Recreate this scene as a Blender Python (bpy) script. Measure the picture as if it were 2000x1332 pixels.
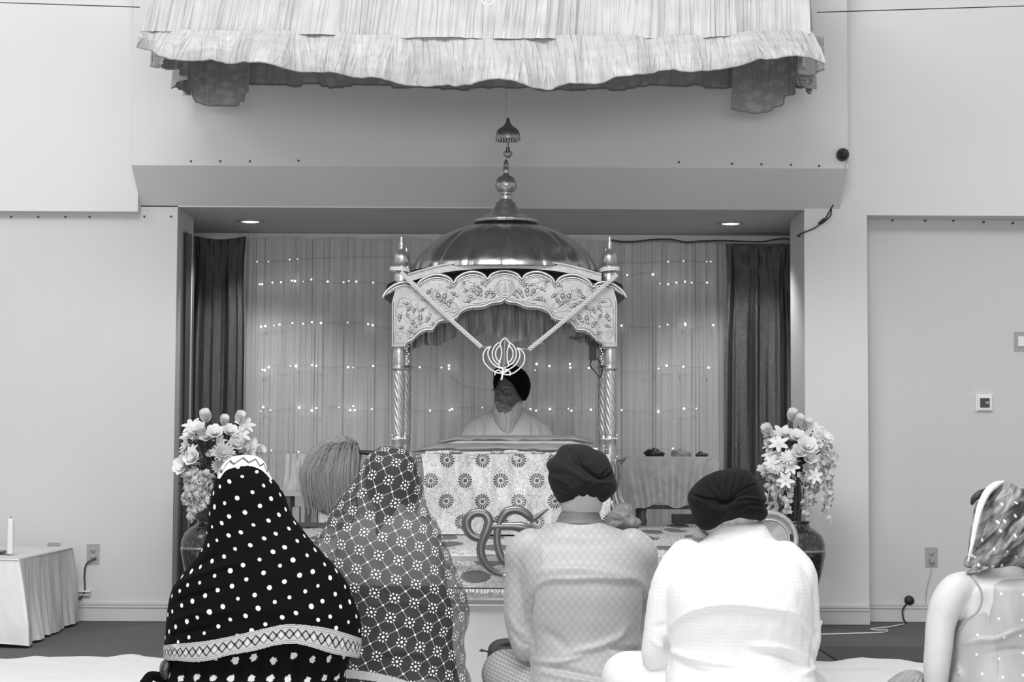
import bpy, math, random
import numpy as np
from mathutils import Vector, Matrix
random.seed(7); np.random.seed(7)
for o in list(bpy.data.objects): bpy.data.objects.remove(o, do_unlink=True)
SC = bpy.context.scene; COL = SC.collection; PI = math.pi

# ------------------------------------------------------------------ camera, world, lights, exposure
F = 3700.0; CAMZ = 0.96; PITCH = math.atan(227/F); ROLL = 0.0048
cf = np.array([0, math.cos(PITCH), math.sin(PITCH)]); cu0 = np.array([0, -math.sin(PITCH), math.cos(PITCH)]); cr0 = np.array([1., 0, 0])
cr = cr0*math.cos(ROLL)+cu0*math.sin(ROLL); cu = cu0*math.cos(ROLL)-cr0*math.sin(ROLL)
CAMP = np.array([0, 0, CAMZ])
cd = bpy.data.cameras.new('camera'); cam = bpy.data.objects.new('camera', cd); COL.objects.link(cam)
cd.sensor_width = 36; cd.lens = F*36/2000; cd.clip_start = 0.1; cd.clip_end = 100
cam.matrix_world = Matrix(((cr[0], cu[0], -cf[0], 0), (cr[1], cu[1], -cf[1], 0), (cr[2], cu[2], -cf[2], CAMZ), (0, 0, 0, 1)))
SC.camera = cam
cd.dof.use_dof = False
W = bpy.data.worlds.new('world'); SC.world = W; W.use_nodes = True
W.node_tree.nodes['Background'].inputs[0].default_value = (0.98, 1, 1.01, 1)
W.node_tree.nodes['Background'].inputs[1].default_value = 0.62
SC.view_settings.view_transform = 'Standard'; SC.view_settings.look = 'None'
SC.view_settings.exposure = 0.0; SC.view_settings.gamma = 1.0; SC.view_settings.use_curve_mapping = False

def area(name, loc, target, sx, sy, power):
    l = bpy.data.lights.new(name, 'AREA'); l.shape = 'RECTANGLE'; l.size = sx; l.size_y = sy; l.energy = power
    o = bpy.data.objects.new(name, l); COL.objects.link(o); o.location = loc
    d = Vector(target)-Vector(loc); o.rotation_euler = d.to_track_quat('-Z', 'Y').to_euler(); return o
area('hall_ceiling_light', (-1.2, 3.6, 5.2), (0.0, 9.5, 1.2), 3.6, 1.6, 270)
area('hall_fill_light', (0.0, -3.5, 1.9), (0.0, 10.0, 2.5), 5.0, 1.6, 310)  # added fill behind the camera, brightens the bulkhead and the alcove
area('hall_ceiling_light', (0.6, 4.6, 4.6), (0.6, 6.2, 0.5), 2.0, 1.0, 85)
area('hall_ceiling_light', (-4.6, 7.6, 4.6), (-3.0, 11.0, 2.2), 1.6, 1.6, 30)

# ------------------------------------------------------------------ projection helpers (pixel of the photograph + distance -> metres)
def at(px, py, Y):
    d = cf+cr*(px-1000)/F+cu*(666-py)/F
    return CAMP+d*(Y/d[1])
def proj(V):
    d = np.asarray(V)-CAMP; w = d@cf
    return np.stack([1000+F*(d@cr)/w, 666-F*(d@cu)/w], 1)
def xat(px, Y): return (px-1000)*Y/F
def zat(py, Y, px=1000): return at(px, py, Y)[2]
def herm(x, xs, ys):                     # smooth interpolation through a table
    xs = np.asarray(xs, float); ys = np.asarray(ys, float); x = np.clip(np.asarray(x, float), xs[0], xs[-1])
    m = np.gradient(ys, xs) if len(xs) > 2 else np.full(len(xs), (ys[-1]-ys[0])/(xs[-1]-xs[0]))
    i = np.clip(np.searchsorted(xs, x)-1, 0, len(xs)-2); h = xs[i+1]-xs[i]; t = (x-xs[i])/h
    return (2*t**3-3*t**2+1)*ys[i]+(t**3-2*t**2+t)*h*m[i]+(-2*t**3+3*t**2)*ys[i+1]+(t**3-t**2)*h*m[i+1]
def hsh(i, j, s):
    v = np.sin(i*127.1+j*311.7+s*74.7)*43758.5453; return v-np.floor(v)
def vn(x, y, s=0):                       # smooth value noise in -1..1
    x = np.asarray(x, float); y = np.asarray(y, float)+0*x; xi = np.floor(x); yi = np.floor(y); fx = x-xi; fy = y-yi
    fx = fx*fx*(3-2*fx); fy = fy*fy*(3-2*fy)
    a = hsh(xi, yi, s)*(1-fx)+hsh(xi+1, yi, s)*fx; b = hsh(xi, yi+1, s)*(1-fx)+hsh(xi+1, yi+1, s)*fx
    return 2*(a*(1-fy)+b*fy)-1

# ------------------------------------------------------------------ material helpers
class S:
    def __init__(s, nt, k): s.nt = nt; s.k = k
    def op(s, o, b=None, c=None):
        n = s.nt.nodes.new('ShaderNodeMath'); n.operation = o
        for i, v in enumerate((s, b, c)):
            if v is None: continue
            if isinstance(v, S): s.nt.links.new(v.k, n.inputs[i])
            else: n.inputs[i].default_value = v
        return S(s.nt, n.outputs[0])
    def __add__(a, b): return a.op('ADD', b)
    __radd__ = __add__
    def __sub__(a, b): return a.op('SUBTRACT', b)
    def __rsub__(a, b): return (a*-1.0)+b
    def __mul__(a, b): return a.op('MULTIPLY', b)
    __rmul__ = __mul__
    def __truediv__(a, b): return a.op('DIVIDE', b)
    def abs(a): return a.op('ABSOLUTE')
    def fr(a): return a.op('FRACT')
    def fl(a): return a.op('FLOOR')
    def sin(a): return a.op('SINE')
    def sqrt(a): return a.op('SQRT')
    def mn(a, b): return a.op('MINIMUM', b)
    def mx(a, b): return a.op('MAXIMUM', b)
    def lt(a, b, w=None):               # 1 where a<b, soft edge w
        if w is None: return a.op('LESS_THAN', b)
        n = a.nt.nodes.new('ShaderNodeMapRange'); n.interpolation_type = 'SMOOTHSTEP'
        a.nt.links.new(a.k, n.inputs[0]); n.inputs[1].default_value = b-w; n.inputs[2].default_value = b+w
        n.inputs[3].default_value = 1; n.inputs[4].default_value = 0; return S(a.nt, n.outputs[0])
def coords(nt, kind='UV'):
    t = nt.nodes.new('ShaderNodeTexCoord'); s = nt.nodes.new('ShaderNodeSeparateXYZ'); nt.links.new(t.outputs[kind], s.inputs[0])
    return [S(nt, s.outputs[i]) for i in range(3)]
def vec(nt, x, y, z=0.0):
    n = nt.nodes.new('ShaderNodeCombineXYZ')
    for i, v in enumerate((x, y, z)):
        if isinstance(v, S): nt.links.new(v.k, n.inputs[i])
        else: n.inputs[i].default_value = v
    return n.outputs[0]
def noise(nt, v, scale, detail=3, rough=.5, dist=0):
    n = nt.nodes.new('ShaderNodeTexNoise'); n.inputs['Scale'].default_value = scale; n.inputs['Detail'].default_value = detail
    n.inputs['Roughness'].default_value = rough; n.inputs['Distortion'].default_value = dist
    if v is not None: nt.links.new(v, n.inputs['Vector'])
    return S(nt, n.outputs[0])
def voro(nt, v, scale, rnd=1.0, feat='F1', out='Distance'):
    n = nt.nodes.new('ShaderNodeTexVoronoi'); n.feature = feat; n.voronoi_dimensions = '2D'; n.inputs['Scale'].default_value = scale; n.inputs['Randomness'].default_value = rnd
    nt.links.new(v, n.inputs['Vector']); return S(nt, n.outputs[out])
def g(v): return (v/255.)**2.2
def mat(name, build):
    m = bpy.data.materials.new(name); m.use_nodes = True; nt = m.node_tree; b = nt.nodes['Principled BSDF']
    p = build(nt) if callable(build) else build
    def setin(k, v):
        if v is None: return
        if isinstance(v, S): nt.links.new(v.k, b.inputs[k])
        elif k in ('Base Color', 'Emission Color'): b.inputs[k].default_value = (v, v*1.004, v*1.01, 1)
        else: b.inputs[k].default_value = v
    setin('Base Color', p.get('c')); setin('Roughness', p.get('r', .7)); setin('Metallic', p.get('m', 0)); setin('Alpha', p.get('a'))
    if 'e' in p: setin('Emission Color', 1.0); setin('Emission Strength', p['e'])
    if 'sh' in p: setin('Sheen Weight', p['sh'])
    if 'ior' in p: setin('Specular IOR Level', p['ior'])
    if 'b' in p:
        n = nt.nodes.new('ShaderNodeBump'); n.inputs['Distance'].default_value = p.get('bd', .002); n.inputs['Strength'].default_value = p.get('bs', .6)
        nt.links.new(p['b'].k, n.inputs['Height']); nt.links.new(n.outputs[0], b.inputs['Normal'])
    return m
def plain(name, c, r=.7, m=0, ns=0, amp=.1, bs=0, bd=.002, **k):
    def f(nt):
        d = dict(c=c, r=r, m=m, **k)
        t = nt.nodes.new('ShaderNodeTexCoord').outputs['Object']
        if ns:
            n = noise(nt, t, ns); d['c'] = n*(2*amp*c)+(c*(1-amp))
            if bs: d['b'] = n; d['bs'] = bs; d['bd'] = bd
        return d
    return mat(name, f)

def m_wall(nt):
    t = nt.nodes.new('ShaderNodeTexCoord').outputs['Object']
    return dict(c=noise(nt, t, 1.3, 2)*.05+.62, r=.85, b=noise(nt, t, 90, 3), bs=.25, bd=.002)
M = {}
M['wall'] = mat('painted wall', m_wall)
def m_panel(nt):
    x, y, z = coords(nt, 'Object')
    seam = ((x/.165).fr()-.5).abs().lt(.012, .01)
    t = nt.nodes.new('ShaderNodeTexCoord').outputs['Object']
    return dict(c=noise(nt, t, 1.1, 2)*.06+.535-seam*.02, r=.85, b=noise(nt, t, 90, 3), bs=.25, bd=.002)
M['panel'] = mat('painted seamed wall', m_panel)
M['soffit'] = plain('painted soffit', .52, .9, ns=60, amp=.04)
M['carpet'] = plain('grey carpet', .105, 1, ns=300, amp=.35, bs=.6, bd=.004)
M['carpet2'] = plain('darker carpet', .07, 1, ns=300, amp=.35, bs=.6, bd=.004)
M['sheet'] = plain('white floor sheet', .74, .9, ns=20, amp=.03)
M['white'] = plain('white paint', .75, .6, ns=30, amp=.03)
M['plate'] = plain('grey plastic plate', .33, .5)
M['dark'] = plain('black plastic', .012, .45)
M['darkgrey'] = plain('dark grey plastic', .05, .5)
M['wire'] = plain('dark wire', .03, .5)
M['whitewire'] = plain('white wire', .6, .5)
M['screw'] = plain('screw head', .06, .5)
M['lens'] = mat('glowing lamp lens', dict(c=1., e=6.))
M['bulb'] = mat('fairy light bulb', dict(c=1., e=7.))
M['dimbulb'] = mat('weak fairy light bulb', dict(c=1., e=.75))
def m_canopy(nt):
    u, v, _ = coords(nt)
    n = noise(nt, vec(nt, u*1.0, v*.09), 70, 4, .65); n2 = noise(nt, vec(nt, u, v), 9, 3)
    cr1 = ((noise(nt, vec(nt, u, v*.05), 17, 1, .4)-.5).abs()*12.0).mn(1.0); cr2 = ((noise(nt, vec(nt, u+3.3, v*.06), 34, 1, .4)-.5).abs()*12.0).mn(1.0)
    return dict(c=n*.12+.27+n2*.20, r=.5, b=cr1*1.0+cr2*.7, bs=.8, bd=.0045)
M['canopy'] = mat('pale crinkled satin', m_canopy)
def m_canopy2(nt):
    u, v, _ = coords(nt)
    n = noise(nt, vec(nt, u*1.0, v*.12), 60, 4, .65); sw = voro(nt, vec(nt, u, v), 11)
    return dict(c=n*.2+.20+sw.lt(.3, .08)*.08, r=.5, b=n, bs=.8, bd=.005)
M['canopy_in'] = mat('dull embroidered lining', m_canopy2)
def m_hem(nt):
    u, v, _ = coords(nt)
    return dict(c=((u/.012).fr()).lt(.5, .1)*.12+.2, r=.5)
M['hem'] = mat('gathered hem cord', m_hem)
def m_silver(nt):
    t = nt.nodes.new('ShaderNodeTexCoord').outputs['Object']
    n = noise(nt, t, 28, 4); return dict(c=n*.25+.30, r=n*.18+.22, m=.85, b=noise(nt, t, 60, 3), bs=.25, bd=.003)
M['silver'] = mat('beaten silver metal', m_silver)
def m_dome(nt):
    t = nt.nodes.new('ShaderNodeTexCoord').outputs['Object']
    n = noise(nt, t, 14, 4); return dict(c=n*.12+.27, r=n*.15+.16, m=.92, b=noise(nt, t, 34, 4), bs=.3, bd=.004)
M['dome'] = mat('polished dome metal', m_dome)
def m_relief(nt):
    t = nt.nodes.new('ShaderNodeTexCoord').outputs['Object']
    n = noise(nt, t, 22, 4); return dict(c=n*.22+.18, r=.42, m=.55, b=noise(nt, t, 75, 4), bs=.5, bd=.003)
M['relief'] = mat('embossed silver panel', m_relief)
M['backdrop'] = mat('sheer pleated backdrop cloth', lambda nt: (lambda c: dict(c=noise(nt, vec(nt, c[0], c[1]*.02), 22, 4, .6)*.12+.42, r=.6, b=noise(nt, vec(nt, c[0], c[1]*.015), 60, 4), bs=.6, bd=.01))(coords(nt)))
def m_sequin(nt):
    u, v, _ = coords(nt); vv = vec(nt, u, v)
    cell = voro(nt, vv, 260, 1, 'F1', 'Color'); sp = noise(nt, vv, 190, 2, .7)
    return dict(c=sp*.26+.03, r=.26, m=.8, b=sp, bs=1.0, bd=.007)
M['sequin'] = mat('dark sequinned cloth', m_sequin)
M['sidedrape'] = mat('grey side drape', lambda nt: (lambda c: dict(c=noise(nt, vec(nt, c[0], c[1]*.02), 40, 3)*.06+.07, r=.6))(coords(nt)))
M['frill'] = mat('gathered inner frill', lambda nt: (lambda c: dict(c=noise(nt, vec(nt, c[0], c[1]*.12), 45, 4, .7)*.3+.08, r=.5, b=noise(nt, vec(nt, c[0], c[1]*.08), 80, 4), bs=.8, bd=.004))(coords(nt)))
M['pearl'] = plain('pearl beads', .62, .3)
M['bead'] = plain('bright beads', .78, .3)
M['black'] = plain('black cloth', .003, .95, ior=.1)
def m_turban(nt):
    t = nt.nodes.new('ShaderNodeTexCoord').outputs['Object']
    n = noise(nt, t, 60, 4, .6); return dict(c=n*.008+.011, r=.95, ior=.12, sh=.03, b=noise(nt, t, 500, 2), bs=.35, bd=.001)
M['turban'] = mat('dark muslin turban cloth', m_turban)
M['turban2'] = mat('near black muslin', lambda nt: (lambda t: dict(c=noise(nt, t, 60, 4)*.005+.005, r=.95, ior=.12, sh=.02, b=noise(nt, t, 500, 2), bs=.35, bd=.001))(nt.nodes.new('ShaderNodeTexCoord').outputs['Object']))
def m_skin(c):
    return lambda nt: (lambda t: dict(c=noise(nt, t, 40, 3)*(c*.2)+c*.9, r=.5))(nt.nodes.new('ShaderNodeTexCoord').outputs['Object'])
M['skin'] = mat('skin', m_skin(.36)); M['skinpale'] = mat('pale skin', m_skin(.50)); M['skindark'] = mat('dark brown skin', m_skin(.10))  # the last is a plain dark brown tone for the reader
M['hair'] = plain('dark hair', .02, .6, ns=120, amp=.4); M['greyhair'] = plain('grey hair', .3, .8, ns=150, amp=.3)
def m_beard(nt):
    x, y, z = coords(nt, 'Object'); return dict(c=noise(nt, vec(nt, x, y, z*.12), 90, 4, .6)*.30+.26, r=.9, b=noise(nt, vec(nt, x, y, z*.1), 120, 3), bs=.4, bd=.002)
M['beard'] = mat('white beard', m_beard)
M['robe'] = plain('pale robe', .46, .8, ns=16, amp=.12)
def m_suit(nt):
    u, v, _ = coords(nt); p = .0262; a = (u/p+v/(p*1.25)); b = (u/p-v/(p*1.25))
    fa = (a.fr()-.5).abs(); fb = (b.fr()-.5).abs(); line = fa.mx(fb); d = fa+fb
    ring = (d-.2).abs().lt(.06, .04); core = d.lt(.08, .04)
    ln = line.lt(.44, .04)
    n = noise(nt, vec(nt, u, v), 500, 2)
    return dict(c=ln*.035+.265+ring*.06-core*.07+n*.08-.03, r=.5, b=ln+ring, bs=.25, bd=.0008, sh=.2)
M['suit'] = mat('pale woven diamond brocade', m_suit)
def m_stripe(nt):
    u, v, _ = coords(nt); a = ((u*.35+v)/.0125).fr(); b = ((u-v*.3)/.011).fr()
    ln = (a-.5).abs().lt(.09, .04); dash = (a-.5).abs().lt(.36).op('MULTIPLY', (a-.5).abs().lt(.2).op('LESS_THAN', .5)); 
    return dict(c=.34-ln*.2-dash*((b-.5).abs().lt(.2, .08))*.18, r=.6)
M['suitknee'] = mat('pale cloth woven with dashed rows', m_stripe)
def m_collar(nt):
    u, v, _ = coords(nt); a = ((u+v*.8)/.0058).fr()
    return dict(c=(a-.5).abs().lt(.2, .1)*.2+.04, r=.6)
M['collar'] = mat('dark collar with slanting pale threads', m_collar)
M['whitecloth'] = mat('white textured cotton', lambda nt: (lambda c: dict(c=voro(nt, vec(nt, c[0]*1.3, c[1]), 85, .3).lt(.32, .1)*-.04+.64, r=.8, b=noise(nt, vec(nt, c[0], c[1]), 160, 3), bs=.35, bd=.0015))(coords(nt)))
def m_dots(nt):
    u, v, _ = coords(nt); uu = u*.93+v*.36; vv = v*.93-u*.36
    d = voro(nt, vec(nt, uu*1.0, vv*1.0, .5), 20.5, .2); big = noise(nt, vec(nt, uu, vv), 14, 1)
    dd = d-(big-.5)*.16
    return dict(c=dd.lt(.128, .03)*.75+.003, r=.9, ior=.08)
M['dots'] = mat('black cloth with white dots', m_dots)
def m_dots2(nt):
    u, v, _ = coords(nt); d = voro(nt, vec(nt, u, v*.9, .5), 17, .25); n = noise(nt, vec(nt, u, v), 120, 2)
    return dict(c=(d-(n-.5)*.3).lt(.17, .02)*.5+.003, r=.9, ior=.08)
M['dots2'] = mat('black cloth with larger blossom dots', m_dots2)
def m_border(nt):                       # u along, v 0..1 across
    u, v, _ = coords(nt); a = (u/.050).fr(); tri = (a-.5).abs()*2.0
    mid = (v-.5).abs().lt(.27); zig = ((tri*.50+.25)-v).abs().mn((.75-tri*.50-v).abs()).lt(.05, .02).mx(((a-.5).abs()*.8+(v-.5).abs()-.4).abs().lt(.0, .0) if False else ((a-.25).abs().mn((a-.75).abs())*1.2+(v-.5).abs()).lt(.11, .03)); blob = ((a-.5).abs()*.9+(v-.42).abs()).lt(.21, .03)
    n = noise(nt, vec(nt, u, v*.05), 200, 3, .6); rim = ((v/.11).fr()-.5).abs().lt(.14, .06)
    base = n*.3+.22
    return dict(ior=.2, c=base-mid*zig*.36+mid*blob*.12-(1.0-mid)*rim*.18, r=.6)
M['border'] = mat('silver embroidered border', m_border)
def m_bordertop(nt):
    u, v, _ = coords(nt); a = (u/.045).fr(); tri = (a-.5).abs()*2.0
    return dict(c=.62-((tri*.45+.28)-v).abs().lt(.09, .03)*.55, r=.7)
M['bordertop'] = mat('white border with dark zigzag', m_bordertop)
def net_pattern(nt):
    u, v, _ = coords(nt); c30, s30 = .87, .49
    uu = u*c30+v*s30; vv = v*c30-u*s30; P1 = .0465
    a = uu/P1; b = vv/P1
    na = (a+.5).fl(); nb = (b+.5).fl(); la = a-na; lb = b-nb
    par = (na+nb)*.5; flower = (par.fr()).lt(.25)
    line = la.abs().mn(lb.abs()).lt(.020, .012)
    r = (la*la+lb*lb).sqrt(); th = la.op('ARCTAN2', lb)
    k = 4/math.pi; tt = ((th*k).fr()-.5)/k
    px_ = r*tt.op('COSINE')-.31; py_ = r*tt.sin(); pd = (px_*px_+py_*py_*1.7).sqrt()
    petal = pd.lt(.078, .015); core = r.lt(.095, .015); bead = r.lt(.075, .02)
    inner = r.lt(.36)
    return line, flower*(petal.mx(core)), (1.0-flower)*bead, flower*inner
def m_net(nt):
    line, fl, bead, inner = net_pattern(nt)
    solid = fl.mx(bead); ln = line*(1.0-inner)
    return dict(c=solid*.80+ln*.36+.055, r=.8, ior=.2, a=((solid+ln*.75).mn(1.0)*.6+.46).mn(1.0))
M['net'] = mat('sheer dark net veil', m_net)
M['greydress'] = plain('grey dress cloth', .26, .8, ns=12, amp=.2)
M['darkdress'] = plain('dark mottled cloth', .028, .8, ns=22, amp=.7)
def m_brocade(nt):                      # pale satin with dark rosettes
    u, v, _ = coords(nt); P = .185; row = (v/.105); rn = (row+.5).fl(); sh = (rn*.5).fr()
    a = u/P+sh; na = (a+.5).fl(); la = (a-na)*P; lb = (row-rn)*.105
    r = (la*la+lb*lb).sqrt(); th = la.op('ARCTAN2', lb)
    pet = (((th*(16/(2*math.pi))).fr()-.5).abs().lt(.34, .05))*r.lt(.038, .002)*(1.0-r.lt(.016, .002)); core = r.lt(.010, .003)
    n = noise(nt, vec(nt, u, v), 26, 3, .6, 1.5); sw = (n-.5).abs().lt(.03, .02); n2 = noise(nt, vec(nt, u, v), 45, 3, .6, 2.5)
    return dict(c=(.34+n2*.42-sw*.20)*(1.0-(pet.mx(core))*.92), r=.38, b=n2, bs=.5, bd=.003)
M['brocade'] = mat('pale brocade with dark rosettes', m_brocade)
def m_floral(nt):
    u, v, _ = coords(nt); d = voro(nt, vec(nt, u*.8, v*1.0), 6.2, .55)
    n = noise(nt, vec(nt, u, v), 11, 2, .5, 2.2); sw = ((n*9.0).fr()-.5).abs().lt(.14, .04)
    n3 = noise(nt, vec(nt, u, v), 60, 2)
    leaf = (d+(n3-.5)*.08).lt(.30, .02)
    return dict(c=(.60-sw*.36)*(1.0-leaf)+leaf*(.10+n3*.06), r=.7)
M['floral'] = mat('white floral sheet with dark leaves', m_floral)
M['bookcloth'] = mat('grey satin book cloth', lambda nt: (lambda c: dict(c=noise(nt, vec(nt, c[0]*.3, c[1]), 18, 3)*.22+.12, r=.5))(coords(nt)))
def m_tcloth(nt):
    u, v, _ = coords(nt); w = ((u/.011).fr()-.5).abs(); n = noise(nt, vec(nt, u, v), 14, 3, .6, 1)
    return dict(c=(n*.22+.17)+w*.10, r=.55, b=w, bs=.4, bd=.002)
M['tcloth'] = mat('ribbed grey table cloth', m_tcloth)
M['whitelinen'] = mat('creased white table linen', lambda nt: (lambda c: dict(c=noise(nt, vec(nt, c[0], c[1]*.3), 18, 4)*.18+.55, r=.6, b=noise(nt, vec(nt, c[0], c[1]*.2), 30, 4), bs=.6, bd=.01))(coords(nt)))
M['wax'] = plain('white wax', .7, .4); M['wood'] = plain('dark wood', .05, .5, ns=20, amp=.4)
M['petal'] = plain('white petals', .74, .6, ns=30, amp=.08); M['petal2'] = plain('cream grey petals', .50, .6, ns=40, amp=.2)
M['leaf'] = plain('dark leaves', .06, .6, ns=40, amp=.4); M['stem'] = plain('dark stems', .03, .6)
def m_vase(nt):
    t = nt.nodes.new('ShaderNodeTexCoord').outputs['Object']
    n = noise(nt, t, 26, 3, .6, 1.5); return dict(c=n.lt(.45, .04)*.05+.012, r=.14, m=0, ior=.8)
M['vase'] = mat('glazed dark vase', m_vase)
M['ribbon'] = plain('dull dark metal', .13, .3, m=.75)
M['chrome'] = plain('grey polished metal', .30, .22, m=.9)
def m_whisk(nt):
    u, v, _ = coords(nt); n = noise(nt, vec(nt, u, v*.04), 110, 3, .6)
    return dict(c=n*.3+.15, r=.6, b=n, bs=.8, bd=.003)
M['whisk'] = mat('pale whisk hair', m_whisk)
def m_scarf(nt):
    u, v, _ = coords(nt); d = voro(nt, vec(nt, u+v*.3, v*.7), 26, .6); n = noise(nt, vec(nt, (u*.6+v*.8)*.22, u*.8-v*.6), 30, 4, .65, .3)
    return dict(c=((n-.40)*1.5).mx(.02)+d.lt(.10, .03)*.5, r=.5, b=n, bs=.4, bd=.003)
M['scarf'] = mat('patterned scarf with sequins', m_scarf)
def m_sheer(nt):
    u, v, _ = coords(nt); d = voro(nt, vec(nt, u, v), 17, .5); n = noise(nt, vec(nt, u, v*.25), 14, 3)
    return dict(c=d.lt(.06, .03)*.35+.20+n*.26, r=.45, b=n, bs=.3, bd=.004)
M['sheer'] = mat('pale sheer dress with sparse sequins', m_sheer)

# ------------------------------------------------------------------ mesh helpers
class G:
    def __init__(s): s.v = []; s.f = []; s.uv = []; s.n = 0
    def add(s, V, Fc, UV=None):
        V = np.asarray(V, float); s.v.append(V); s.f += [tuple(i+s.n for i in q) for q in Fc]
        s.uv.append(np.asarray(UV, float) if UV is not None else V[:, [0, 2]]); s.n += len(V); return s
    def V(s): return np.concatenate(s.v)
    def U(s): return np.concatenate(s.uv)
def grid_faces(nv, nu):
    return [(i*nu+j, i*nu+j+1, (i+1)*nu+j+1, (i+1)*nu+j) for i in range(nv-1) for j in range(nu-1)]
ORG = {}
def mk(name, verts, faces, uv=None, smooth=True):
    me = bpy.data.meshes.new(name); me.from_pydata([tuple(v) for v in verts], [], faces)
    if uv is not None:
        l = me.uv_layers.new(name='UVMap'); idx = np.zeros(len(me.loops), int); me.loops.foreach_get('vertex_index', idx)
        l.data.foreach_set('uv', np.asarray(uv, float)[idx].ravel())
    me.polygons.foreach_set('use_smooth', [smooth]*len(me.polygons)); me.update(); return me
def obj(name, geo, m, parent=None, smooth=True, origin=None):
    V = geo.V(); U = geo.U()
    if parent is not None: o0 = ORG[parent.name]
    elif origin is not None: o0 = np.array(origin, float)
    else: o0 = np.array([(V[:, 0].min()+V[:, 0].max())/2, (V[:, 1].min()+V[:, 1].max())/2, V[:, 2].min()])
    me = mk(name, V-o0, geo.f, U, smooth); me.materials.append(M[m] if isinstance(m, str) else m)
    o = bpy.data.objects.new(name, me); COL.objects.link(o)
    if parent is not None: o.parent = parent
    else: o.location = o0
    ORG[o.name] = o0; return o
def tag(o, label, cat, group=None, kind=None):
    o['label'] = label; o['category'] = cat
    if group: o['group'] = group
    if kind: o['kind'] = kind
    return o
def struct(o): o['kind'] = 'structure'; return o
def thing(name, label, cat, loc, group=None):
    o = bpy.data.objects.new(name, None); o.empty_display_size = .1; COL.objects.link(o); o.location = loc; ORG[o.name] = np.array(loc, float)
    return tag(o, label, cat, group)
def box(gm, x0, x1, y0, y1, z0, z1):
    V = [(x, y, z) for x in (x0, x1) for y in (y0, y1) for z in (z0, z1)]
    return gm.add(V, [(0, 1, 3, 2), (4, 6, 7, 5), (0, 4, 5, 1), (2, 3, 7, 6), (0, 2, 6, 4), (1, 5, 7, 3)])
def bbox(x0, x1, y0, y1, z0, z1): return box(G(), x0, x1, y0, y1, z0, z1)
def hull8(gm, pts):                      # 8 corners in box() order
    return gm.add(pts, [(0, 1, 3, 2), (4, 6, 7, 5), (0, 4, 5, 1), (2, 3, 7, 6), (0, 2, 6, 4), (1, 5, 7, 3)])
def lathe(gm, prof, c, n=32, tilt=None, flute=None):      # prof: (r, z) bottom->top or any
    prof = np.array(prof, float); nv = len(prof); th = np.linspace(0, 2*PI, n+1)
    V = np.zeros((nv, n+1, 3)); r = prof[:, 0][:, None]+0*th[None]
    if flute: r = r*(1+flute[1]*np.cos(flute[0]*th)[None]*np.where(prof[:, 0] > flute[2], 1, 0)[:, None])
    V[..., 0] = r*np.cos(th-PI/2); V[..., 1] = r*np.sin(th-PI/2); V[..., 2] = prof[:, 1][:, None]
    V = V.reshape(-1, 3)
    if tilt is not None: V = V@np.array(tilt).T
    ln = np.concatenate([[0], np.cumsum(np.hypot(*np.diff(prof, axis=0).T))])
    UV = np.stack([np.tile(th*max(prof[:, 0].max(), .001), nv), np.repeat(ln, n+1)], 1)
    return gm.add(V+np.array(c), grid_faces(nv, n+1), UV)
def smoothpath(P, n):
    P = np.array(P, float); d = np.concatenate([[0], np.cumsum(np.linalg.norm(np.diff(P, axis=0), axis=1))+np.arange(1, len(P))*1e-9])
    s = np.linspace(0, d[-1], n); return np.stack([herm(s, d, P[:, k]) for k in range(P.shape[1])], 1)
def frames(P):
    T = np.gradient(P, axis=0); T /= np.linalg.norm(T, axis=1)[:, None]+1e-12
    up = np.array([0, 0, 1.]) if abs(T[0][2]) < .9 else np.array([0, 1., 0]); N = []; n0 = up-T[0]*up.dot(T[0]); n0 /= np.linalg.norm(n0)
    for t in T: n0 = n0-t*n0.dot(t); n0 /= np.linalg.norm(n0)+1e-12; N.append(n0.copy())
    N = np.array(N); B = np.cross(T, N); return T, N, B
def tube(gm, P, R, seg=12, n=None, caps=True, flat=1.0):
    P = np.array(P, float); R = np.array(R if np.ndim(R) else [R]*len(P), float)
    if n: Q = smoothpath(np.concatenate([P, R[:, None]], 1), n); P = Q[:, :3]; R = np.abs(Q[:, 3])
    T, N, B = frames(P)
    if caps:                            # rounded ends
        k = 4; e0 = [(P[0]-T[0]*R[0]*math.cos(a), R[0]*math.sin(a)+1e-5) for a in np.linspace(0, PI/2, k, endpoint=False)]
        e1 = [(P[-1]+T[-1]*R[-1]*math.sin(a), R[-1]*math.cos(a)+1e-5) for a in np.linspace(PI/2, 0, k, endpoint=False)][::-1]
        P = np.concatenate([[a for a, _ in e0], P, [a for a, _ in e1]]); R = np.concatenate([[b for _, b in e0], R, [b for _, b in e1]])
        N = np.concatenate([[N[0]]*k, N, [N[-1]]*k]); B = np.concatenate([[B[0]]*k, B, [B[-1]]*k])
    th = np.linspace(0, 2*PI, seg, endpoint=False)
    V = P[:, None]+R[:, None, None]*(np.cos(th)[None, :, None]*N[:, None]+flat*np.sin(th)[None, :, None]*B[:, None])
    nv = len(P); Fc = [(i*seg+j, i*seg+(j+1) % seg, (i+1)*seg+(j+1) % seg, (i+1)*seg+j) for i in range(nv-1) for j in range(seg)]
    if caps: Fc += [tuple(range(seg))[::-1], tuple((nv-1)*seg+j for j in range(seg))]
    L = np.concatenate([[0], np.cumsum(np.linalg.norm(np.diff(P, axis=0), axis=1))])
    UV = np.stack([np.tile(th/(2*PI), nv)*2*PI*R.max(), np.repeat(L, seg)], 1)
    return gm.add(V.reshape(-1, 3), Fc, UV)
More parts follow.
